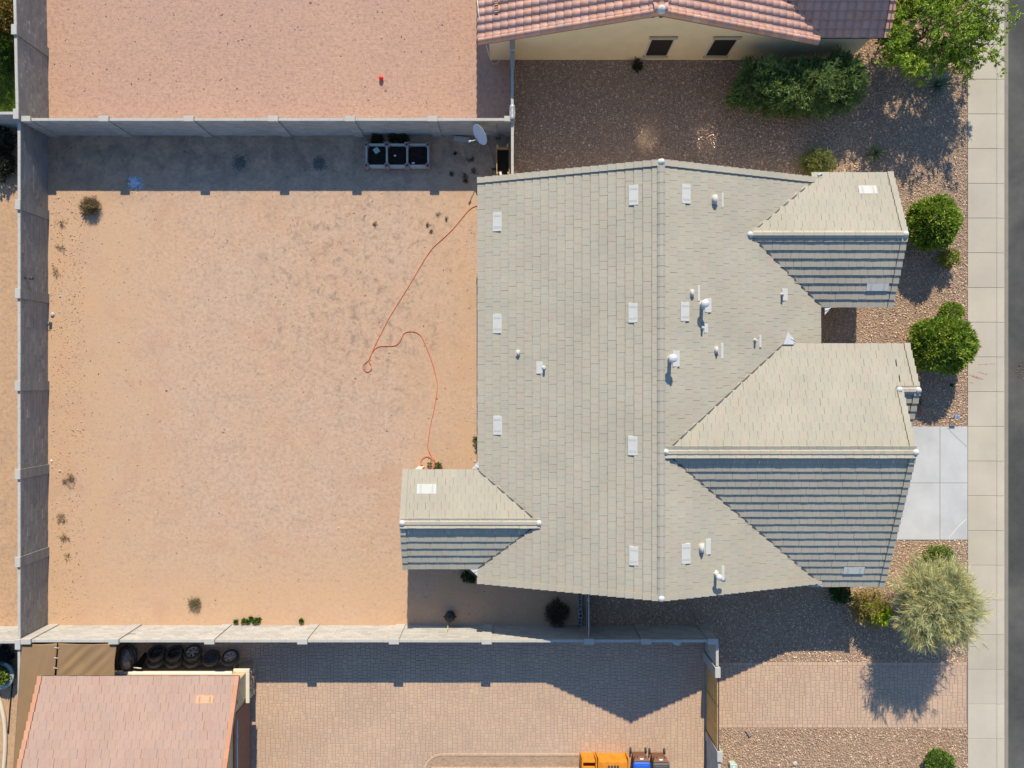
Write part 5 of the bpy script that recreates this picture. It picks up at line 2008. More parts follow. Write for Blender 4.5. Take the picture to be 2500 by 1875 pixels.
# concrete blocks stacked behind the side gate
cbk = []
for i, (u_, v_, rz, z0_) in enumerate(((1415, 1451, 0.05, 0.0), (1418, 1466, 0.0, 0.0), (1417, 1481, 0.35, 0.0), (1420, 1497, 0.05, 0.0), (1422, 1512, 0.0, 0.0), (1420, 1492, 0.1, 0.2))):
    x_, y_ = P(u_, v_)
    x_ = min(x_, 3.10)
    m = MB()
    L_, W_, H_ = 0.39, 0.19, 0.19
    for (xa, xb, ya, yb) in ((-W_ / 2, W_ / 2, -L_ / 2, -L_ / 2 + 0.035), (-W_ / 2, W_ / 2, L_ / 2 - 0.035, L_ / 2), (-W_ / 2, W_ / 2, -0.018, 0.018)):
        m.box(xa, xb, ya, yb, 0, H_)
    for (xa, xb) in ((-W_ / 2, -W_ / 2 + 0.035), (W_ / 2 - 0.035, W_ / 2)):
        m.box(xa, xb, -L_ / 2 + 0.036, -0.019, 0.0, H_ - 0.001).box(xa, xb, 0.019, L_ / 2 - 0.036, 0.0, H_ - 0.001)
    m.xform_from(0, Matrix.Translation((x_, y_, z0_)) @ Matrix.Rotation(rz, 4, 'Z'))
    o = m.build('concrete_block', 'blockcap', None, origin=(x_, y_, z0_))
    tag(o, ('hollow concrete block resting on top of the others behind the reddish gate' if z0_ > 0.1 else
            'tilted-out hollow concrete block in the row behind the reddish gate' if rz > 0.3 else
            'hollow concrete block in the row on the ground behind the reddish gate'), 'block', 'concrete blocks behind the side gate')

# garden hose reel peeping over the patio wall
x_, y_ = P(1648, 1575, 1.2)
hr = thing('hose_reel', (x_, -11.30, 0), 'dark coiled hose hanging on the patio side of the shaded wall', 'hose')
m = MB()
for k in range(4):
    m.tube([(x_ + (0.22 - 0.02 * k) * math.cos(t), -11.24 - 0.04 * k, 1.45 + (0.26 - 0.02 * k) * math.sin(t)) for t in np.linspace(0, 2 * math.pi, 25)], 0.018, 5)
m.build('coil', 'util_green', hr)
MB().box(x_ - 0.05, x_ + 0.05, -11.40, -11.18, 1.50, 1.56).build('hook', 'steel_dark', hr)

# pale folded tarp over the wall end near the dish
m = MB()
x_, yA, yB = 0.015, P(1250, 256, 2.0)[1], P(1250, 292, 2.0)[1]
for j in range(9):
    y = yA + (yB - yA) * j / 8
    w = 0.078 + 0.012 * math.sin(j * 1.3)
    for (dx, dz) in ((-w - 0.01, -0.16), (-w, -0.02), (-w * 0.5, 0.045), (0, 0.055), (w * 0.5, 0.045), (w, -0.02), (w + 0.01, -0.15 - 0.03 * math.sin(j))):
        m.v.append((x_ + dx, y, 1.99 + dz + 0.01 * math.sin(j * 2.0 + dx * 9)))
for j in range(8):
    for i in range(6):
        a = j * 7 + i
        m.face((a, a + 1, a + 8, a + 7), (1, 1, 1), None, True)
tarp = m.build('folded_tarp', 'metal_grey', None, origin=(x_, (yA + yB) / 2, 1.9))
sm = tarp.modifiers.new('thickness', 'SOLIDIFY')
sm.thickness = 0.02
tag(tarp, 'pale blue folded tarp draped over the wall where the walls meet', 'tarp')


# ================================================================== PATIO THINGS
def wheelie_bin(u0, u1, vlid, lid_mat, label, lx):
    z = 1.08
    xa, xb = P(u0, 1860, z)[0], P(u1, 1860, z)[0]
    yn = P(1560, vlid, z)[1]
    w = xb - xa
    D = 0.78
    ys_ = yn - D
    xc = (xa + xb) / 2
    b = thing('wheelie_bin', (xc, yn - D / 2, 0), label, 'rubbish bin', 'rubbish bins on the patio')
    m = MB()
    i0 = 0.10
    m.hexa([(xa + i0, ys_ + 0.12, 0.08), (xb - i0, ys_ + 0.12, 0.08), (xb - i0, yn - 0.03, 0.08), (xa + i0, yn - 0.03, 0.08),
            (xa + 0.02, ys_ + 0.03, 0.98), (xb - 0.02, ys_ + 0.03, 0.98), (xb - 0.02, yn + 0.03, 0.98), (xa + 0.02, yn + 0.03, 0.98)])
    m.build('body', 'bin_brown', b)
    # sloped handle hood at the hinge side
    m = MB()
    m.hexa([(xa + 0.06, yn + 0.031, 0.70), (xb - 0.06, yn + 0.031, 0.70), (xb - 0.10, yn + 0.20, 0.86), (xa + 0.10, yn + 0.20, 0.86),
            (xa + 0.02, yn + 0.031, 1.04), (xb - 0.02, yn + 0.031, 1.04), (xb - 0.12, yn + 0.22, 0.93), (xa + 0.12, yn + 0.22, 0.93)])
    m.build('handle_hood', 'bin_brown', b)
    for s in (-1, 1):
        m = MB()
        x = xc + s * w * 0.24
        m.tube([(x, yn + 0.15, 0.92), (x, yn + 0.23, 0.97), (x - s * 0.01, yn + 0.26, 0.95)], [0.045, 0.035, 0.02], 6)
        m.build('handle', 'bin_brown', b)
    MB().bbox(xc - 0.08, xc + 0.08, yn + 0.085, yn + 0.145, 0.985, 1.005, 0.004).build('sticker', 'white_paint', b)
    lid = MB().bbox(xa - 0.005, xb + 0.005, ys_ - 0.03, yn, 1.0, 1.10, 0.05).build('lid', lid_mat, b)
    MB().bbox(xa + 0.10, xb - 0.10, ys_ + 0.10, yn - 0.10, 1.10, 1.115, 0.03).build('lid_panel', lid_mat, lid)
    if lx:
        MB().bbox(xc - 0.12, xc + 0.12, yn - 0.35, yn - 0.24, 1.115, 1.119, 0.002).build('lid_label', 'white_paint', lid)
        for k in range(4):
            MB().box(xc - 0.09 + k * 0.047, xc - 0.055 + k * 0.047, yn - 0.325, yn - 0.265, 1.119, 1.1215).build('lettering', 'blue_soft', lid)
    else:
        m = MB()
        m.box(xc - 0.02, xc + 0.02, yn - 0.36, yn - 0.24, 1.115, 1.119)
        m.build('lid_mark', 'metal_grey', lid)
    for s in (-1, 1):
        m = MB()
        m.tube([(xc + s * (w / 2 - 0.06), yn + 0.05, 0.13), (xc + s * (w / 2 + 0.0), yn + 0.05, 0.13)], 0.13, 14)
        m.build('wheel', 'rubber', b)


wheelie_bin(1547, 1588, 1862, 'blue', 'brown wheelie bin with a bright blue lid on the patio', True)
wheelie_bin(1594.5, 1635, 1864, 'lid_grey', 'brown wheelie bin with a dark grey lid on the patio', False)

# two orange plastic units with upright side rails
for (u0, u1, kind, lab) in ((1420, 1457, 0, 'narrow orange box with side rails and an open recess on the patio'),
                            (1459, 1536, 1, 'wide orange box with side rails and a slotted grille on the patio')):
    z = 0.85
    xa, xb = P(u0, 1850, z)[0], P(u1, 1850, z)[0]
    yn = P(1450, 1861, z)[1]
    b = thing('orange_box', ((xa + xb) / 2, yn - 0.8, 0), lab, 'box', 'orange boxes beside the bins')
    for x in (xa, xb - 0.06):
        m = MB()
        m.hexa([(x, yn - 1.6, 0.0), (x + 0.06, yn - 1.6, 0.0), (x + 0.06, yn + 0.02, 0.0), (x, yn + 0.02, 0.0),
                (x, yn - 1.6, 0.98), (x + 0.06, yn - 1.6, 0.98), (x + 0.06, yn + 0.24, 0.94), (x, yn + 0.24, 0.94)])
        m.build('side_rail', 'orange', b)
    MB().box(xb - 0.064, xb - 0.0605, yn - 0.10, yn + 0.10, 0.70, 0.88).build('hand_hole', 'steel_dark', b)
    if kind == 0:
        MB().box(xa + 0.061, xb - 0.061, yn - 1.59, yn - 0.28, 0.02, 0.86).build('body', 'orange', b)
        MB().box(xa + 0.061, xb - 0.061, yn - 0.05, yn - 0.0, 0.02, 0.80).build('front_lip', 'orange', b)
        MB().box(xa + 0.061, xb - 0.061, yn - 0.279, yn - 0.051, 0.02, 0.40).build('recess_floor', 'orange', b)
    else:
        MB().box(xa + 0.061, xb - 0.061, yn - 1.59, yn - 0.02, 0.02, 0.82).build('body', 'orange', b)
        xm = (xa + xb) / 2
        MB().box(xm - 0.28, xm + 0.28, yn - 0.42, yn - 0.16, 0.821, 0.825).build('grille', 'steel_dark', b)
        for k in range(5):
            MB().box(xm - 0.29 + k * 0.135, xm - 0.25 + k * 0.135, yn - 0.44, yn - 0.14, 0.8255, 0.86).build('grille_bar', 'orange', b)

# utility box and stray paver on the pale gravel
x_, y_ = P(1790, 1871, 0.3)
ub = thing('utility_box', (x_, y_, 0), 'pale green metal utility box on the gravel by the wall', 'utility box')
MB().bbox(x_ - 0.13, x_ + 0.15, y_ - 0.26, y_ + 0.10, -0.02, 0.32, 0.02).build('cabinet', 'util_green', ub)
lidu = MB().bbox(x_ - 0.16, x_ + 0.18, y_ - 0.29, y_ + 0.13, 0.321, 0.37, 0.02).build('lid', 'util_green', ub)
MB().bbox(x_ - 0.03, x_ + 0.05, y_ - 0.05, y_ + 0.03, 0.371, 0.385, 0.01).build('knob', 'white_paint', lidu)
x_, y_ = P(1827, 1788)
m = MB().bbox(-0.08, 0.08, -0.16, 0.16, 0, 0.07, 0.01)
m.xform_from(0, Matrix.Translation((x_, y_, 0.03)) @ Matrix.Rotation(0.55, 4, 'Z') @ Matrix.Rotation(0.06, 4, 'X'))
tag(m.build('loose_paver', 'corner_block', None, origin=(x_, y_, 0)), 'single loose paver lying on the pale gravel', 'paver')
x_, y_ = P(1940, 1864)
rock('round_stone', x_, y_, 0.0, 0.12, 'blockcap', 'smooth pale stone on the gravel south of the paver driveway', seed=88)

# garden light and pipes in the front gravel
x_, y_ = P(2319, 1022)
gl = thing('garden_light', (x_, y_, 0), 'blue garden light on a black stake in the front gravel', 'garden light')
m = MB()
m.tube([(x_, y_, -0.02), (x_ + 0.01, y_ + 0.04, 0.35)], 0.015, 6)
m.build('stake', 'steel_dark', gl)
m = MB().bbox(-0.13, 0.13, -0.075, 0.075, 0, 0.05, 0.015)
m.xform_from(0, Matrix.Translation((x_ + 0.09, y_ + 0.10, 0.35)) @ Matrix.Rotation(0.25, 4, 'X'))
hd = m.build('lamp_head', 'blue_soft', gl)
m = MB().box(-0.12, -0.02, -0.06, 0.06, 0.051, 0.054).box(0.02, 0.12, -0.06, 0.06, 0.051, 0.054)
m.xform_from(0, Matrix.Translation((x_ + 0.09, y_ + 0.10, 0.35)) @ Matrix.Rotation(0.25, 4, 'X'))
m.build('panel', 'metal_grey', hd)
m = MB()
m.tube([P3(2241, 982, 0.06), P3(2249, 990, 0.10), P3(2252, 1002, 0.12), P3(2250, 1010, 0.08), P3(2248, 1013, 0.03)], 0.033, 8)
tag(m.build('pink_pipe', 'pink_pipe', None, origin=P3(2249, 990, 0.0)), 'short curved pink pipe in the shade below the garage gable', 'pipe')
m = MB()
m.tube([P3(2271, 1008, 0.03), P3(2290, 1016, 0.05), P3(2303, 1021, 0.03)], 0.016, 5)
tag(m.build('pale_stick', 'wood_pale', None, origin=P3(2271, 1008, 0)), 'thin pale stick on the gravel next to the garden light', 'stick')
m = MB()
m.tube([P3(2204, 355, 0.03), P3(2222, 352, 0.05), P3(2231, 352, 0.03)], 0.014, 5)
tag(m.build('fallen_twig', 'wood_pale', None, origin=P3(2204, 355, 0)), 'bare fallen twig beside the spiky aloe in the front gravel', 'twig')
# leaf litter on the road: dirt washed onto the asphalt
stones('road_grit', 'brown grit and dead leaves heaped on the road edge', 900, [(23.0, 24.2, 0.0, 1.6), (22.8, 23.2, 7.0, 8.2)], 0.02, 0.06,
       [(0.16, 0.10, 0.07), (0.10, 0.07, 0.05), (0.24, 0.17, 0.11)], z=-0.10,
       keep=lambda p: ((p[:, 0] - 23.9) ** 2 / 0.8 + (p[:, 1] - 0.6) ** 2 / 0.5 < NR.uniform(0.2, 1.2, len(p))))

# pots beyond the west wall
x_, y_ = P(2, 1648, 0.4)
pp = thing('round_planter', (x_, y_, 0), 'wide round teal-grey planter with a leafy plant beyond the west wall', 'planter')
m = MB()
m.lathe([(0.001, 0.0), (0.45, 0.0), (0.58, 0.40), (0.64, 0.44), (0.62, 0.47), (0.46, 0.46), (0.44, 0.34), (0.001, 0.33)], Matrix.Translation((x_, y_, 0)), 24)
m.build('pot', 'teal_pot', pp)

# ================================================================== PLANTS
def unit(a):
    return a / np.maximum(np.linalg.norm(a, axis=-1, keepdims=True), 1e-9)


def sprigs(pos, dirs, per, L, W, spread, cols, droop=0.0, along=0.0, jitter=0.35, flat=0.0, align=1.2):
    """leaf quads: 'per' leaves from every sprig point, fanned about its direction"""
    n = len(pos)
    p = np.repeat(pos, per, 0)
    d = np.repeat(dirs, per, 0)
    N = n * per
    dd = unit(d + NR.normal(0, spread, (N, 3)))
    dd[:, 2] -= droop * NR.random(N)
    dd = unit(dd)
    l = (L * NR.uniform(0.6, 1.25, N))[:, None]
    w = (W * NR.uniform(0.7, 1.3, N))[:, None]
    p = p + d * (NR.random(N) * along)[:, None]
    rnd = NR.normal(0, 1, (N, 3))
    rnd[:, 2] += flat
    rnd += d * align
    side = unit(np.cross(dd, rnd))
    nor = unit(np.cross(side, dd))
    a = p
    b = p + dd * l * 0.5 + side * w * 0.5 + nor * l * 0.06
    c = p + dd * l
    c[:, 2] -= (l[:, 0] * droop * 0.3)
    e = p + dd * l * 0.5 - side * w * 0.5 + nor * l * 0.06
    V = np.stack([a, b, c, e], 1).reshape(-1, 3)
    F = np.arange(N * 4).reshape(-1, 4)
    base = np.array(cols)[NR.integers(0, len(cols), n)]
    C = np.repeat(base, per, 0) * NR.uniform(1 - jitter, 1 + jitter, (N, 1))
    return V, F, C


def merge(parts):
    V, F, C = [], [], []
    n = 0
    for v, f, c in parts:
        V.append(v)
        F.append(f + n)
        C.append(c)
        n += len(v)
    return np.concatenate(V), np.concatenate(F), np.concatenate(C)


def ellipsoid_pts(n, c, r, inner=0.55, lump=0.12, zmin=None, seed=0):
    d = unit(NR.normal(0, 1, (n, 3)))
    ph = np.random.default_rng(seed).uniform(0, 6.28, 6)
    k = 1 + lump * (np.sin(5 * d[:, 0] + ph[0]) * np.sin(4 * d[:, 1] + ph[1]) + 0.7 * np.sin(7 * d[:, 2] + ph[2] + 4 * d[:, 0]))
    t = (inner + (1 - inner) * NR.random(n) ** 0.6) * k
    p = np.array(c) + d * t[:, None] * np.array(r)
    if zmin is not None:
        ok = p[:, 2] > zmin
        p, d = p[ok], d[ok]
    nd = unit(d / np.array(r))
    return p, nd


def stems(m, base, tips, r0, r1, bend=0.15, seg=5):
    for t in tips:
        b = Vector(base)
        t = Vector(t)
        mid = b.lerp(t, 0.5) + Vector((R.uniform(-bend, bend), R.uniform(-bend, bend), bend * 0.5))
        m.tube([b, mid, t], [r0, (r0 + r1) / 2, r1], seg)
    return m


def bush(name, label, cat, c, r, n, per, L, W, spread, cols, up=0.3, inner=0.5, lump=0.12, leaf='leaf', droop=0.0, flat=0.0, stem=0.02, nst=7,
         group=None, jitter=0.35):
    base = (c[0], c[1], 0.0)
    o = thing(name, base, label, cat, group)
    p, d = ellipsoid_pts(n, c, r, inner, lump, 0.02, int(abs(c[0] * 100)))
    d = unit(d + np.array([0, 0, up]))
    V, F, C = sprigs(p, d, per, L, W, spread, cols, droop, 0.0, jitter, flat)
    np_mesh('foliage', V, F, C, leaf, o)
    m = MB()
    tips = [tuple(p[i]) for i in NR.integers(0, len(p), nst)]
    stems(m, base, [(t[0] * 0.6 + c[0] * 0.4, t[1] * 0.6 + c[1] * 0.4, max(0.1, t[2] * 0.8)) for t in tips], stem, stem * 0.35, 0.05)
    m.build('stem', 'bark', o)
    return o


HEDGE = [(0.219, 0.322, 0.033), (0.264, 0.363, 0.038), (0.175, 0.282, 0.033), (0.332, 0.403, 0.054), (0.130, 0.222, 0.030), (0.387, 0.444, 0.084)]
# two clipped round hedges in front of the house
x_, y_ = P(2279, 545, 1.1)
bush('round_shrub', 'big round green shrub beside the north-east gable, nearer the spiky aloe', 'shrub', (x_ - 0.06, y_, 1.08), (1.02, 1.08, 1.00), 2100, 8, 0.21, 0.055, 0.50, HEDGE,
     0.35, 0.60, 0.09, group='round shrubs by the sidewalk')
x_, y_ = P(2301, 842, 1.1)
bush('round_shrub', 'big round green shrub beside the pop-out gable, reaching over the sidewalk edge', 'shrub', (x_, y_, 1.08), (1.24, 1.20, 1.02), 2400, 8, 0.22, 0.055, 0.50, HEDGE,
     0.35, 0.60, 0.09, group='round shrubs by the sidewalk')
x_, y_ = P(2326, 762, 0.5)
bush('small_shrub', 'small green shrub tucked against the big round shrub by the sidewalk', 'shrub', (x_, y_, 0.45), (0.46, 0.42, 0.45), 420, 7, 0.13, 0.04, 0.6, HEDGE, 0.4)
x_, y_ = P(2319, 628, 0.5)
bush('yellow_shrub', 'small yellow-green shrub alone on gravel between the round shrubs', 'shrub', (x_, y_, 0.50), (0.40, 0.44, 0.42), 300, 7, 0.13, 0.035, 0.6,
     [(0.34, 0.38, 0.06), (0.28, 0.33, 0.05), (0.40, 0.38, 0.11), (0.23, 0.25, 0.08)], 0.5, 0.3, 0.2)
x_, y_ = P(1997, 397, 0.6)
bush('wispy_shrub', 'wispy olive-green shrub at the roof edge beside the north-east gable', 'shrub', (x_, y_, 0.55), (0.74, 0.60, 0.55), 700, 7, 0.17, 0.024, 0.6,
     [(0.26, 0.29, 0.08), (0.21, 0.26, 0.07), (0.33, 0.33, 0.12), (0.17, 0.21, 0.06)], 0.5, 0.3, 0.2)
x_, y_ = P(2295, 1357, 0.4)
bush('mound_shrub', 'low green mound shrub between the white driveway and the grey tree', 'shrub', (x_, y_, 0.35), (0.64, 0.42, 0.38), 560, 7, 0.13, 0.035, 0.6,
     [(0.21, 0.28, 0.06), (0.17, 0.24, 0.05), (0.26, 0.32, 0.09)], 0.4, 0.4, 0.12)
x_, y_ = P(2049, 1447, 0.3)
bush('corner_shrub', 'dark green shrub poking out from the shaded garage corner', 'shrub', (x_, y_, 0.4), (0.42, 0.40, 0.40), 380, 7, 0.13, 0.035, 0.6,
     [(0.05, 0.10, 0.022), (0.065, 0.12, 0.025), (0.09, 0.15, 0.03)], 0.3, 0.4, 0.15)
x_, y_ = P(2293, 1862, 0.4)
bush('clipped_ball', 'clipped dark green ball shrub on the pale gravel', 'shrub', (x_, y_, 0.50), (0.60, 0.58, 0.48), 900, 8, 0.11, 0.035, 0.5,
     [(0.12, 0.20, 0.03), (0.15, 0.25, 0.04), (0.10, 0.17, 0.03), (0.20, 0.30, 0.05)], 0.3, 0.55, 0.08)
x_, y_ = P(2128, 1485, 0.7)
bush('brown_shrub', 'half-dry brown shrub with a lime-green side next to the grey tree', 'shrub', (x_ - 0.05, y_, 0.65), (0.78, 0.80, 0.65), 700, 7, 0.16, 0.03, 0.6,
     [(0.30, 0.22, 0.07), (0.36, 0.27, 0.09), (0.23, 0.21, 0.06), (0.36, 0.30, 0.10)], 0.4, 0.35, 0.2)
x_, y_ = P(2147, 1500, 1.0)
bush('lime_shrub', 'bright lime-green young shrub in front of the brown shrub', 'shrub', (x_, y_, 0.82), (0.46, 0.42, 0.55), 420, 7, 0.16, 0.05, 0.6,
     [(0.42, 0.56, 0.02), (0.36, 0.50, 0.02), (0.48, 0.60, 0.03), (0.26, 0.38, 0.02)], 0.4, 0.4, 0.25)

# oleanders in the shade of the neighbour's wall
OLE = [(0.168, 0.252, 0.076), (0.219, 0.305, 0.086), (0.134, 0.213, 0.070), (0.286, 0.360, 0.097), (0.202, 0.266, 0.097)]
for (u_, v_, z_, r_, lab, n_) in ((1872, 212, 1.15, (1.45, 0.98, 1.1), 'wide dark oleander shrub nearest the screened windows', 520),
                                  (1972, 218, 1.15, (1.15, 1.0, 1.15), 'dark oleander shrub with sunlit shoots in the middle of its row', 430),
                                  (2047, 205, 1.05, (0.82, 1.1, 1.0), 'dark oleander shrub at the outer corner of the cream house', 330)):
    x_, y_ = P(u_, v_, z_)
    y_ = min(y_, 14.75 - r_[1])
    o = thing('oleander_shrub', (x_, y_, 0), lab, 'shrub', 'oleanders by the cream house')
    p, d = ellipsoid_pts(n_, (x_, y_, z_), r_, 0.55, 0.22, 0.05, int(u_))
    d = unit(d * np.array([1, 1, 0.6]) + np.array([0, 0, 0.7]))
    # clumps: each point grows a tuft of shoots
    tp_, td_, ti_ = [], [], []
    for k in range(7):
        tp_.append(p + NR.normal(0, 0.09, p.shape))
        td_.append(unit(d + NR.normal(0, 0.35, d.shape)))
    V, F, C = sprigs(np.concatenate(tp_), np.concatenate(td_), 6, 0.20, 0.035, 0.42, OLE, 0.0, 0.16, 0.3)
    np_mesh('foliage', V, F, C, 'leaf', o)
    m = MB()
    stems(m, (x_, y_, 0), [tuple(p[i] * 0.75 + np.array((x_, y_, z_)) * 0.25) for i in range(10)], 0.03, 0.01, 0.1)
    m.build('stem', 'bark', o)


# ---------------- trees
def grow(base, top, nl, spread, rise, sub, twig, trunk_r, seed):
    """trunk, limbs, branches and twig tips inside a flattened crown"""
    rr = random.Random(seed)
    m = MB()
    b, t = Vector(base), Vector(top)
    m.tube([b - Vector((0, 0, 0.05)), b.lerp(t, 0.5) + Vector((0.05, 0.03, 0)), t], [trunk_r, trunk_r * 0.8, trunk_r * 0.65], 8)
    tips = []
    for i in range(nl):
        a = 2 * math.pi * (i + rr.uniform(-0.3, 0.3)) / nl
        ln = rr.uniform(0.45, 0.75)
        e = t + Vector((math.cos(a) * spread[0] * ln, math.sin(a) * spread[1] * ln, rise * rr.uniform(0.35, 1.0)))
        s = b.lerp(t, rr.uniform(0.55, 1.0))
        k = s.lerp(e, 0.5) + Vector((0, 0, 0.15))
        m.tube([s, k, e], [trunk_r * 0.45, trunk_r * 0.3, trunk_r * 0.18], 6)
        for j in range(sub):
            a2 = a + rr.uniform(-1.25, 1.25)
            l2 = rr.uniform(0.3, 0.62)
            q = s.lerp(e, rr.uniform(0.35, 1.0))
            f = q + Vector((math.cos(a2) * spread[0] * l2, math.sin(a2) * spread[1] * l2, rise * rr.uniform(-0.35, 0.5)))
            m.tube([q, q.lerp(f, 0.5) + Vector((0, 0, 0.08)), f], [trunk_r * 0.15, trunk_r * 0.10, trunk_r * 0.05], 5)
            for w in range(twig):
                h = q.lerp(f, rr.uniform(0.2, 1.05)) + Vector((rr.gauss(0, 0.16), rr.gauss(0, 0.16), rr.gauss(0, 0.13)))
                tips.append((h, (f - q).normalized()))
    return m, tips


TREE1 = [(0.264, 0.370, 0.028), (0.213, 0.317, 0.028), (0.335, 0.439, 0.035), (0.173, 0.258, 0.032), (0.405, 0.482, 0.047), (0.143, 0.215, 0.032)]
tx_, ty_ = 18.2, 15.5
t1 = thing('street_tree', (tx_, ty_, 0), 'airy bright green tree shading the gravel by the cream house', 'tree')
m, tips = grow((tx_, ty_, 0), (tx_ + 0.1, ty_ - 0.1, 1.5), 12, (2.75, 2.6), 1.9, 8, 12, 0.10, 4)
for i in range(190):        # inner crown over the fork
    a_, r_ = R.uniform(0, 6.28), 1.35 * math.sqrt(R.random())
    tips.append((Vector((tx_ + r_ * math.cos(a_), ty_ + r_ * math.sin(a_), 2.7 + R.uniform(-0.3, 1.1))), Vector((math.cos(a_), math.sin(a_), 0.6)).normalized()))
m.build('trunk', 'bark', t1)
tp_ = np.array([t[0][:] for t in tips])
td_ = np.array([t[1][:] for t in tips])
# thinner over the sidewalk side, fuller towards the house
dx_ = tp_[:, 0] - tx_
keep_ = NR.random(len(tp_)) < np.clip(0.95 - 0.25 * np.maximum(dx_ - 0.5, 0), 0.35, 1)
tp_, td_ = tp_[keep_], td_[keep_]
k4 = 4
tp4 = np.repeat(tp_, k4, 0) + NR.normal(0, 0.075, (len(tp_) * k4, 3)) * np.array([1, 1, 0.7])
td4 = unit(np.repeat(td_, k4, 0) + NR.normal(0, 0.7, (len(tp_) * k4, 3)))
V, F, C = sprigs(tp4, td4, 9, 0.15, 0.046, 0.6, TREE1, 0.25, 0.15, 0.3, 1.6)
np_mesh('crown', V, F, C, 'leaf', t1)

WIL = [(0.450, 0.446, 0.205), (0.376, 0.383, 0.175), (0.523, 0.487, 0.221), (0.324, 0.342, 0.160), (0.543, 0.466, 0.190), (0.396, 0.425, 0.221)]
wx_, wy_ = P(2292, 1476, 2.4)
t2 = thing('willow_acacia', (wx_ - 0.15, wy_ - 0.1, 0), 'feathery grey-green tree beside the sidewalk, shading the paver driveway', 'tree')
m, tips = grow((wx_ - 0.15, wy_ - 0.1, 0), (wx_, wy_, 1.5), 12, (1.58, 1.50), 1.7, 7, 11, 0.09, 8)
m.build('trunk', 'bark', t2)
for i in range(420):
    a_, r_ = R.uniform(0, 6.28), 1.05 * math.sqrt(R.random())
    tips.append((Vector((wx_ + r_ * math.cos(a_), wy_ + r_ * math.sin(a_), 2.5 + R.uniform(-0.3, 0.9))), Vector((0, 0, 1))))
tp_ = np.array([t[0][:] for t in tips])
out_ = unit((tp_ - np.array([wx_, wy_, 1.6])) * np.array([1, 1, 0.6]))
k4 = 3
tp4 = np.repeat(tp_, k4, 0) + NR.normal(0, 0.12, (len(tp_) * k4, 3))
td4 = unit(np.repeat(out_, k4, 0) + NR.normal(0, 0.45, (len(tp_) * k4, 3)) + np.array([0.3, -0.1, 0]))
V, F, C = sprigs(tp4, td4, 9, 0.40, 0.018, 0.35, WIL, 0.45, 0.10, 0.25)
np_mesh('crown', V, F, C, 'leaf', t2)


# ---------------- rosette plants: single blades
def rosette(name, label, u, v, n, L, W, cols, el=(0.1, 1.35), z=0.02, curve=0.25):
    x, y = P(u, v, 0.2)
    o = thing(name, (x, y, 0), label, 'plant')
    meshes = []
    for i in range(n):
        a = i * 2.39996 + R.uniform(-0.2, 0.2)
        e = el[0] + (el[1] - el[0]) * (i / n) ** 0.8
        l = L * R.uniform(0.8, 1.15)
        c = cols[R.randrange(len(cols))]
        m = MB()
        d = Vector((math.cos(a) * math.cos(e), math.sin(a) * math.cos(e), math.sin(e)))
        s = Vector((-math.sin(a), math.cos(a), 0))
        upv = s.cross(d) * -1
        for k in range(5):
            t = k / 4
            q = Vector((x, y, z)) + d * (l * t) + Vector((0, 0, -curve * l * t * t * math.cos(e)))
            w = W * (0.7 + 0.6 * t * (1 - t) * 2) * (1 - t ** 2.5) * 0.5 + 0.002
            for (sx, dz) in ((-1, 0.25), (0, -0.12), (1, 0.25)):
                p = q + s * (w * sx) + Vector((0, 0, dz * w))
                m.v.append(p.to_tuple())
        for k in range(4):
            for j in range(2):
                b = k * 3 + j
                m.face((b, b + 1, b + 4, b + 3), shade(c, R.uniform(0.9, 1.1)))
        m.build('leaf', 'leaf', o, True)
    return o


rosette('yucca', 'spiky blue-green yucca half under the bright green tree', 2288, 208, 110, 0.85, 0.04, [(0.17, 0.25, 0.19), (0.14, 0.21, 0.16), (0.22, 0.29, 0.22)], (0.0, 1.4), 0.1, 0.05)
rosette('aloe', 'spiky olive aloe on gravel at the edge of the tree shadow', 2140, 372, 44, 0.62, 0.065, [(0.20, 0.24, 0.09), (0.26, 0.28, 0.14), (0.14, 0.18, 0.06), (0.30, 0.30, 0.19)], (0.1, 1.3), 0.05, 0.3)
rosette('garage_plant', 'dark strappy plant in the shade of the garage gable', 2246, 983, 14, 0.35, 0.04, [(0.05, 0.10, 0.03), (0.07, 0.13, 0.04)], (0.2, 1.2), 0.02, 0.3)

# ---------------- weeds and dry tufts in the bare yard
DRY = [(0.26, 0.185, 0.085), (0.21, 0.15, 0.075), (0.31, 0.23, 0.12), (0.16, 0.12, 0.065)]


def tuft(name, label, u, v, r, h, n, cols, leaf='leaf_dry', L=0.16, W=0.014, per=6, group=None, up=0.4):
    x, y = P(u, v)
    o = thing(name, (x, y, 0), label, 'weed', group)
    p, d = ellipsoid_pts(n, (x, y, h * 0.45), (r, r, h * 0.55), 0.15, 0.2, 0.0, int(u))
    d = unit(d + np.array([0, 0, up]))
    V, F, C = sprigs(p, d, per, L, W, 0.7, cols)
    np_mesh('blades', V, F, C, leaf, o)
    m = MB()
    stems(m, (x, y, 0), [(x + R.uniform(-r, r) * 0.6, y + R.uniform(-r, r) * 0.6, h * 0.6) for _ in range(4)], 0.008, 0.004, 0.02, 4)
    m.build('stem', 'bark', o)
    return o


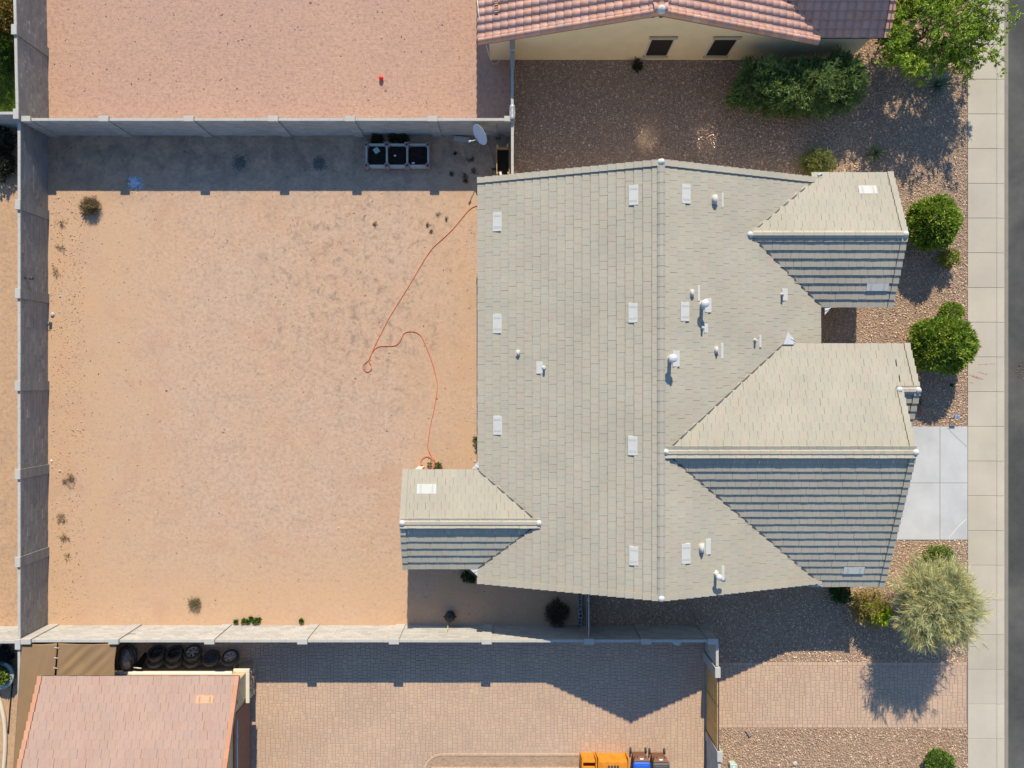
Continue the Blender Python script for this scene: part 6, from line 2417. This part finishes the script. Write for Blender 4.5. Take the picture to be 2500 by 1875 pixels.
tuft('tumbleweed', 'round dry straw-coloured tumbleweed near the shaded wall corner', 226, 504, 0.38, 0.42, 420, DRY, L=0.2)
tuft('dry_tuft', 'small dry tuft near the pale south wall', 477, 1471, 0.24, 0.22, 150, [(0.23, 0.20, 0.10), (0.28, 0.23, 0.12), (0.17, 0.15, 0.08)])
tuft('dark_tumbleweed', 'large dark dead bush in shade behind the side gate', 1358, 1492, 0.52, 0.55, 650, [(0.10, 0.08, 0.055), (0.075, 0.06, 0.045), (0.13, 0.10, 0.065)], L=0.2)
for i, (u_, v_, r_, n_) in enumerate(((172, 1172, 0.32, 70), (150, 1262, 0.26, 50), (158, 1312, 0.20, 34), (163, 1358, 0.12, 16), (152, 545, 0.26, 22),
                                      (150, 606, 0.26, 20), (140, 662, 0.20, 14))):
    tuft('dry_weed', ('largest flat dry weed on the dirt along the west wall' if i == 0 else 'second dry weed below the largest one along the west wall' if i == 1 else
                      'small flat dry weed on the dirt along the west wall'), u_, v_, r_, 0.06, n_, [(0.27, 0.21, 0.10), (0.32, 0.24, 0.13), (0.22, 0.17, 0.09)], L=0.15, W=0.014,
         group='dry weeds along the west wall', up=0.0)
GRN = [(0.07, 0.13, 0.02), (0.10, 0.17, 0.025), (0.05, 0.10, 0.02)]
for i, (u_, v_, r_) in enumerate(((577, 1517, 0.06), (595, 1515, 0.09), (605, 1516, 0.08), (614, 1509, 0.07), (624, 1516, 0.08), (630, 1512, 0.11), (737, 1515, 0.08))):
    tuft('green_sprout', ('lone green sprout apart from the cluster at the pale south wall' if i == 6 else 'largest green sprout of the cluster at the pale south wall' if i == 5 else
                          'small green sprout in the cluster at the pale south wall'), u_, v_, r_, 0.12, 46, GRN, 'leaf', 0.09, 0.035, group='green sprouts by the south wall')
for i, (u_, v_, r_, n_) in enumerate(((1070, 1139, 0.18, 60), (1162, 1073, 0.13, 34), (1165, 1090, 0.08, 18), (1050, 1131, 0.06, 12))):
    tuft('hose_weed', ['olive weed beside the hose coil at the patio roof edge', 'olive weed poking out under the long roof edge above the hose coil',
                       'smaller olive weed just below another under the long roof edge', 'tiny weed between the hose coil and the patio roof'][i], u_, v_, r_, 0.22, n_, [(0.17, 0.18, 0.05), (0.14, 0.15, 0.05), (0.22, 0.20, 0.08)], 'leaf', 0.11, 0.03,
         group='weeds near the hose end')
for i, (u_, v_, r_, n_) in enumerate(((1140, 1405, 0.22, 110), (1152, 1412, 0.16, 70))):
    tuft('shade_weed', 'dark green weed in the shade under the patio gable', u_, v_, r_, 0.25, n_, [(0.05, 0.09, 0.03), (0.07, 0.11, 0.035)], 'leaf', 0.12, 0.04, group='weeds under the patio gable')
for i, (u_, v_, r_, n_) in enumerate(((922, 340, 0.26, 120), (960, 338, 0.20, 80), (985, 340, 0.22, 90))):
    tuft('bed_weed', 'dark weed between the raised bed and the wall', u_, v_, r_, 0.3, n_, [(0.06, 0.06, 0.025), (0.09, 0.085, 0.035), (0.045, 0.05, 0.02)], 'leaf', 0.15, 0.03, group='weeds behind the raised bed')
for i, (u_, v_, r_) in enumerate(((1103, 426, 0.10), (1135, 432, 0.16), (1158, 418, 0.14), (1205, 417, 0.12), (1150, 392, 0.16), (1138, 442, 0.10), (1112, 375, 0.06))):
    tuft('corner_weed', 'low olive weed on the shaded dirt near the dish', u_, v_, r_, 0.07, 26, [(0.09, 0.085, 0.03), (0.12, 0.10, 0.04), (0.07, 0.07, 0.03)], 'leaf', 0.07, 0.022,
         group='low weeds near the dish', up=0.1)
tuft('wall_weed', 'small dark weed at the foot of the cream wall', 1556, 163, 0.22, 0.25, 110, [(0.05, 0.065, 0.03), (0.07, 0.08, 0.035)], 'leaf', 0.12, 0.03)
for i, (u_, v_, r_) in enumerate(((1044, 548, 0.10), (1072, 522, 0.12), (1090, 532, 0.08), (1052, 565, 0.06), (915, 546, 0.08))):
    tuft('yard_weed', 'tiny brown weed on sunlit dirt beside the hose', u_, v_, r_, 0.05, 16, [(0.20, 0.14, 0.07), (0.24, 0.18, 0.09), (0.15, 0.12, 0.06)], 'leaf_dry', 0.08, 0.016,
         group='tiny weeds beside the hose', up=0.1)
tuft('gravel_sprout', 'tiny green sprout in the front gravel above the garden light', 2321, 941, 0.06, 0.12, 26, GRN, 'leaf', 0.07, 0.03)

# ash and broken glass heaps in the shade of the north wall
def heap(name, label, u, v, r, n, cols, mat, s):
    x, y = P(u, v)
    o = thing(name, (x, y, 0), label, 'heap')
    q = NR.normal(0, r * 0.45, (n, 2))
    m = MB()
    for i in range(n):
        c = cols[i % len(cols)]
        z = max(0.0, 0.07 - 0.25 * float(np.hypot(*q[i]))) + 0.005
        a = R.uniform(0, 6.28)
        w, l = s * R.uniform(0.4, 1.0), s * R.uniform(0.4, 1.3)
        k = len(m.v)
        m.box(-w, w, -l, l, -0.004, 0.004, c)
        m.xform_from(k, Matrix.Translation((x + q[i][0], y + q[i][1], z)) @ Matrix.Rotation(a, 4, 'Z') @ Matrix.Rotation(R.uniform(-0.7, 0.7), 4, 'X'))
    m.build('fragments', mat, o, True)['kind'] = 'stuff'


heap('glass_heap', 'heap of glinting pale glass fragments at the shadow edge', 330, 446, 0.33, 420, [(0.45, 0.55, 0.68), (0.62, 0.70, 0.78), (0.20, 0.26, 0.34), (0.75, 0.78, 0.80)], 'shard', 0.022)
heap('ash_heap', 'flat dark greenish heap on the shaded dirt, farther from the raised bed', 586, 397, 0.36, 420, [(0.15, 0.16, 0.13), (0.12, 0.13, 0.11), (0.20, 0.20, 0.17)], 'stone', 0.022)
heap('ash_heap', 'flat dark greenish heap on the shaded dirt, nearer the raised bed', 781, 400, 0.32, 340, [(0.15, 0.16, 0.13), (0.12, 0.13, 0.11), (0.20, 0.20, 0.17)], 'stone', 0.022)


# ---------------- beyond the west wall
def grass_patch(name, label, x0, x1, y0, y1, n, L, cols):
    p = np.stack([NR.uniform(x0, x1, n), NR.uniform(y0, y1, n), np.full(n, 0.005)], -1)
    d = unit(NR.normal(0, 0.45, (n, 3)) + np.array([0, 0, 1.0]))
    V, F, C = sprigs(p, d, 3, L, 0.02, 0.35, cols)
    o = np_mesh(name, V, F, C, 'leaf', None)
    tag(o, label, 'grass', None, 'stuff')


structure(MB().box(-34, -21.55, 11.79, 30, -0.1, 0.004).build('lawn_soil', 'grass_soil'))
grass_patch('lawn', 'short green lawn beyond the tall west wall', -24.2, -21.6, 11.85, 18.5, 30000, 0.09, [(0.24, 0.37, 0.06), (0.20, 0.32, 0.05), (0.29, 0.42, 0.08), (0.31, 0.36, 0.10)])
x_, y_ = P(8, 22, 1.0)
bush('rusty_shrub', 'orange-brown shrub beyond the tall west wall at the lawn edge', 'shrub', (x_ - 0.2, y_, 0.9), (0.85, 1.1, 0.9), 700, 7, 0.15, 0.04, 0.6,
     [(0.26, 0.13, 0.02), (0.20, 0.12, 0.02), (0.16, 0.14, 0.03), (0.30, 0.18, 0.04)], 0.3, 0.4, 0.2)
x_, y_ = P(-6, 122, 0.8)
bush('lawn_shrub', 'dark green shrub standing on the lawn beyond the west wall', 'shrub', (x_ - 0.3, y_, 0.8), (0.6, 0.9, 0.8), 500, 7, 0.14, 0.045, 0.6,
     [(0.06, 0.13, 0.02), (0.09, 0.17, 0.02), (0.045, 0.10, 0.02)], 0.3, 0.4, 0.2)
for (u_, v_, lab) in ((10, 345, 'dark leafy plant in shade beyond the west wall, next to the lawn wall'), (12, 400, 'dark leafy plant in shade beyond the west wall, near the sunlit dirt')):
    x_, y_ = P(u_, v_, 0.4)
    bush('shade_plant', lab, 'plant', (x_ - 0.2, y_, 0.4), (0.6, 0.7, 0.4), 380, 6, 0.13, 0.05, 0.6, [(0.04, 0.05, 0.02), (0.06, 0.06, 0.03), (0.08, 0.07, 0.045)], 0.2)
x_, y_ = P(2, 1648, 0.5)
p, d = ellipsoid_pts(200, (x_, y_, 0.5), (0.38, 0.38, 0.22), 0.2, 0.2, 0.3, 5)
V, F, C = sprigs(p, unit(d + np.array([0, 0, 0.6])), 7, 0.13, 0.045, 0.6, [(0.15, 0.22, 0.03), (0.20, 0.26, 0.05), (0.10, 0.16, 0.03)])
np_mesh('foliage', V, F, C, 'leaf', pp)
x_, y_ = P(8, 1600, 0.3)
bush('blue_shrub', 'dark bluish shrub in shade beyond the west wall above the round planter', 'shrub', (x_ - 0.1, y_, 0.35), (0.5, 0.45, 0.35), 360, 6, 0.12, 0.04, 0.6,
     [(0.03, 0.05, 0.06), (0.04, 0.06, 0.065), (0.025, 0.04, 0.045)], 0.2)
stones('far_gravel', 'loose grey-brown gravel along the outside of the west wall', 5000, [(-22.9, -21.45, -18.6, -13.9)], 0.04, 0.08,
       [(0.36, 0.29, 0.21), (0.28, 0.22, 0.16), (0.44, 0.36, 0.27), (0.22, 0.17, 0.13)], excl=[], keep=lambda p: p[:, 0] > -22.25 + 0.35 * np.sin((p[:, 1] + 13) * 0.5))
m = MB()
kp = smooth_path([P3(-8, 1690, 0.03), P3(4, 1725, 0.03), P3(12, 1770, 0.03), P3(13, 1830, 0.03), P3(8, 1890, 0.03)], 5)
m.tube(kp, 0.09, 6)
tag(m.build('edging_kerb', 'trim_cream', None, origin=kp[0]), 'curved tan concrete edging in the garden beyond the west wall', 'edging')
m = MB()
m.tube([P3(30, 1668, 0.03), P3(24, 1730, 0.03), P3(20, 1790, 0.03)], 0.03, 5)
tag(m.build('drip_line', 'black', None, origin=P3(30, 1668, 0)), 'black drip pipe lying on gravel beyond the west wall', 'pipe')
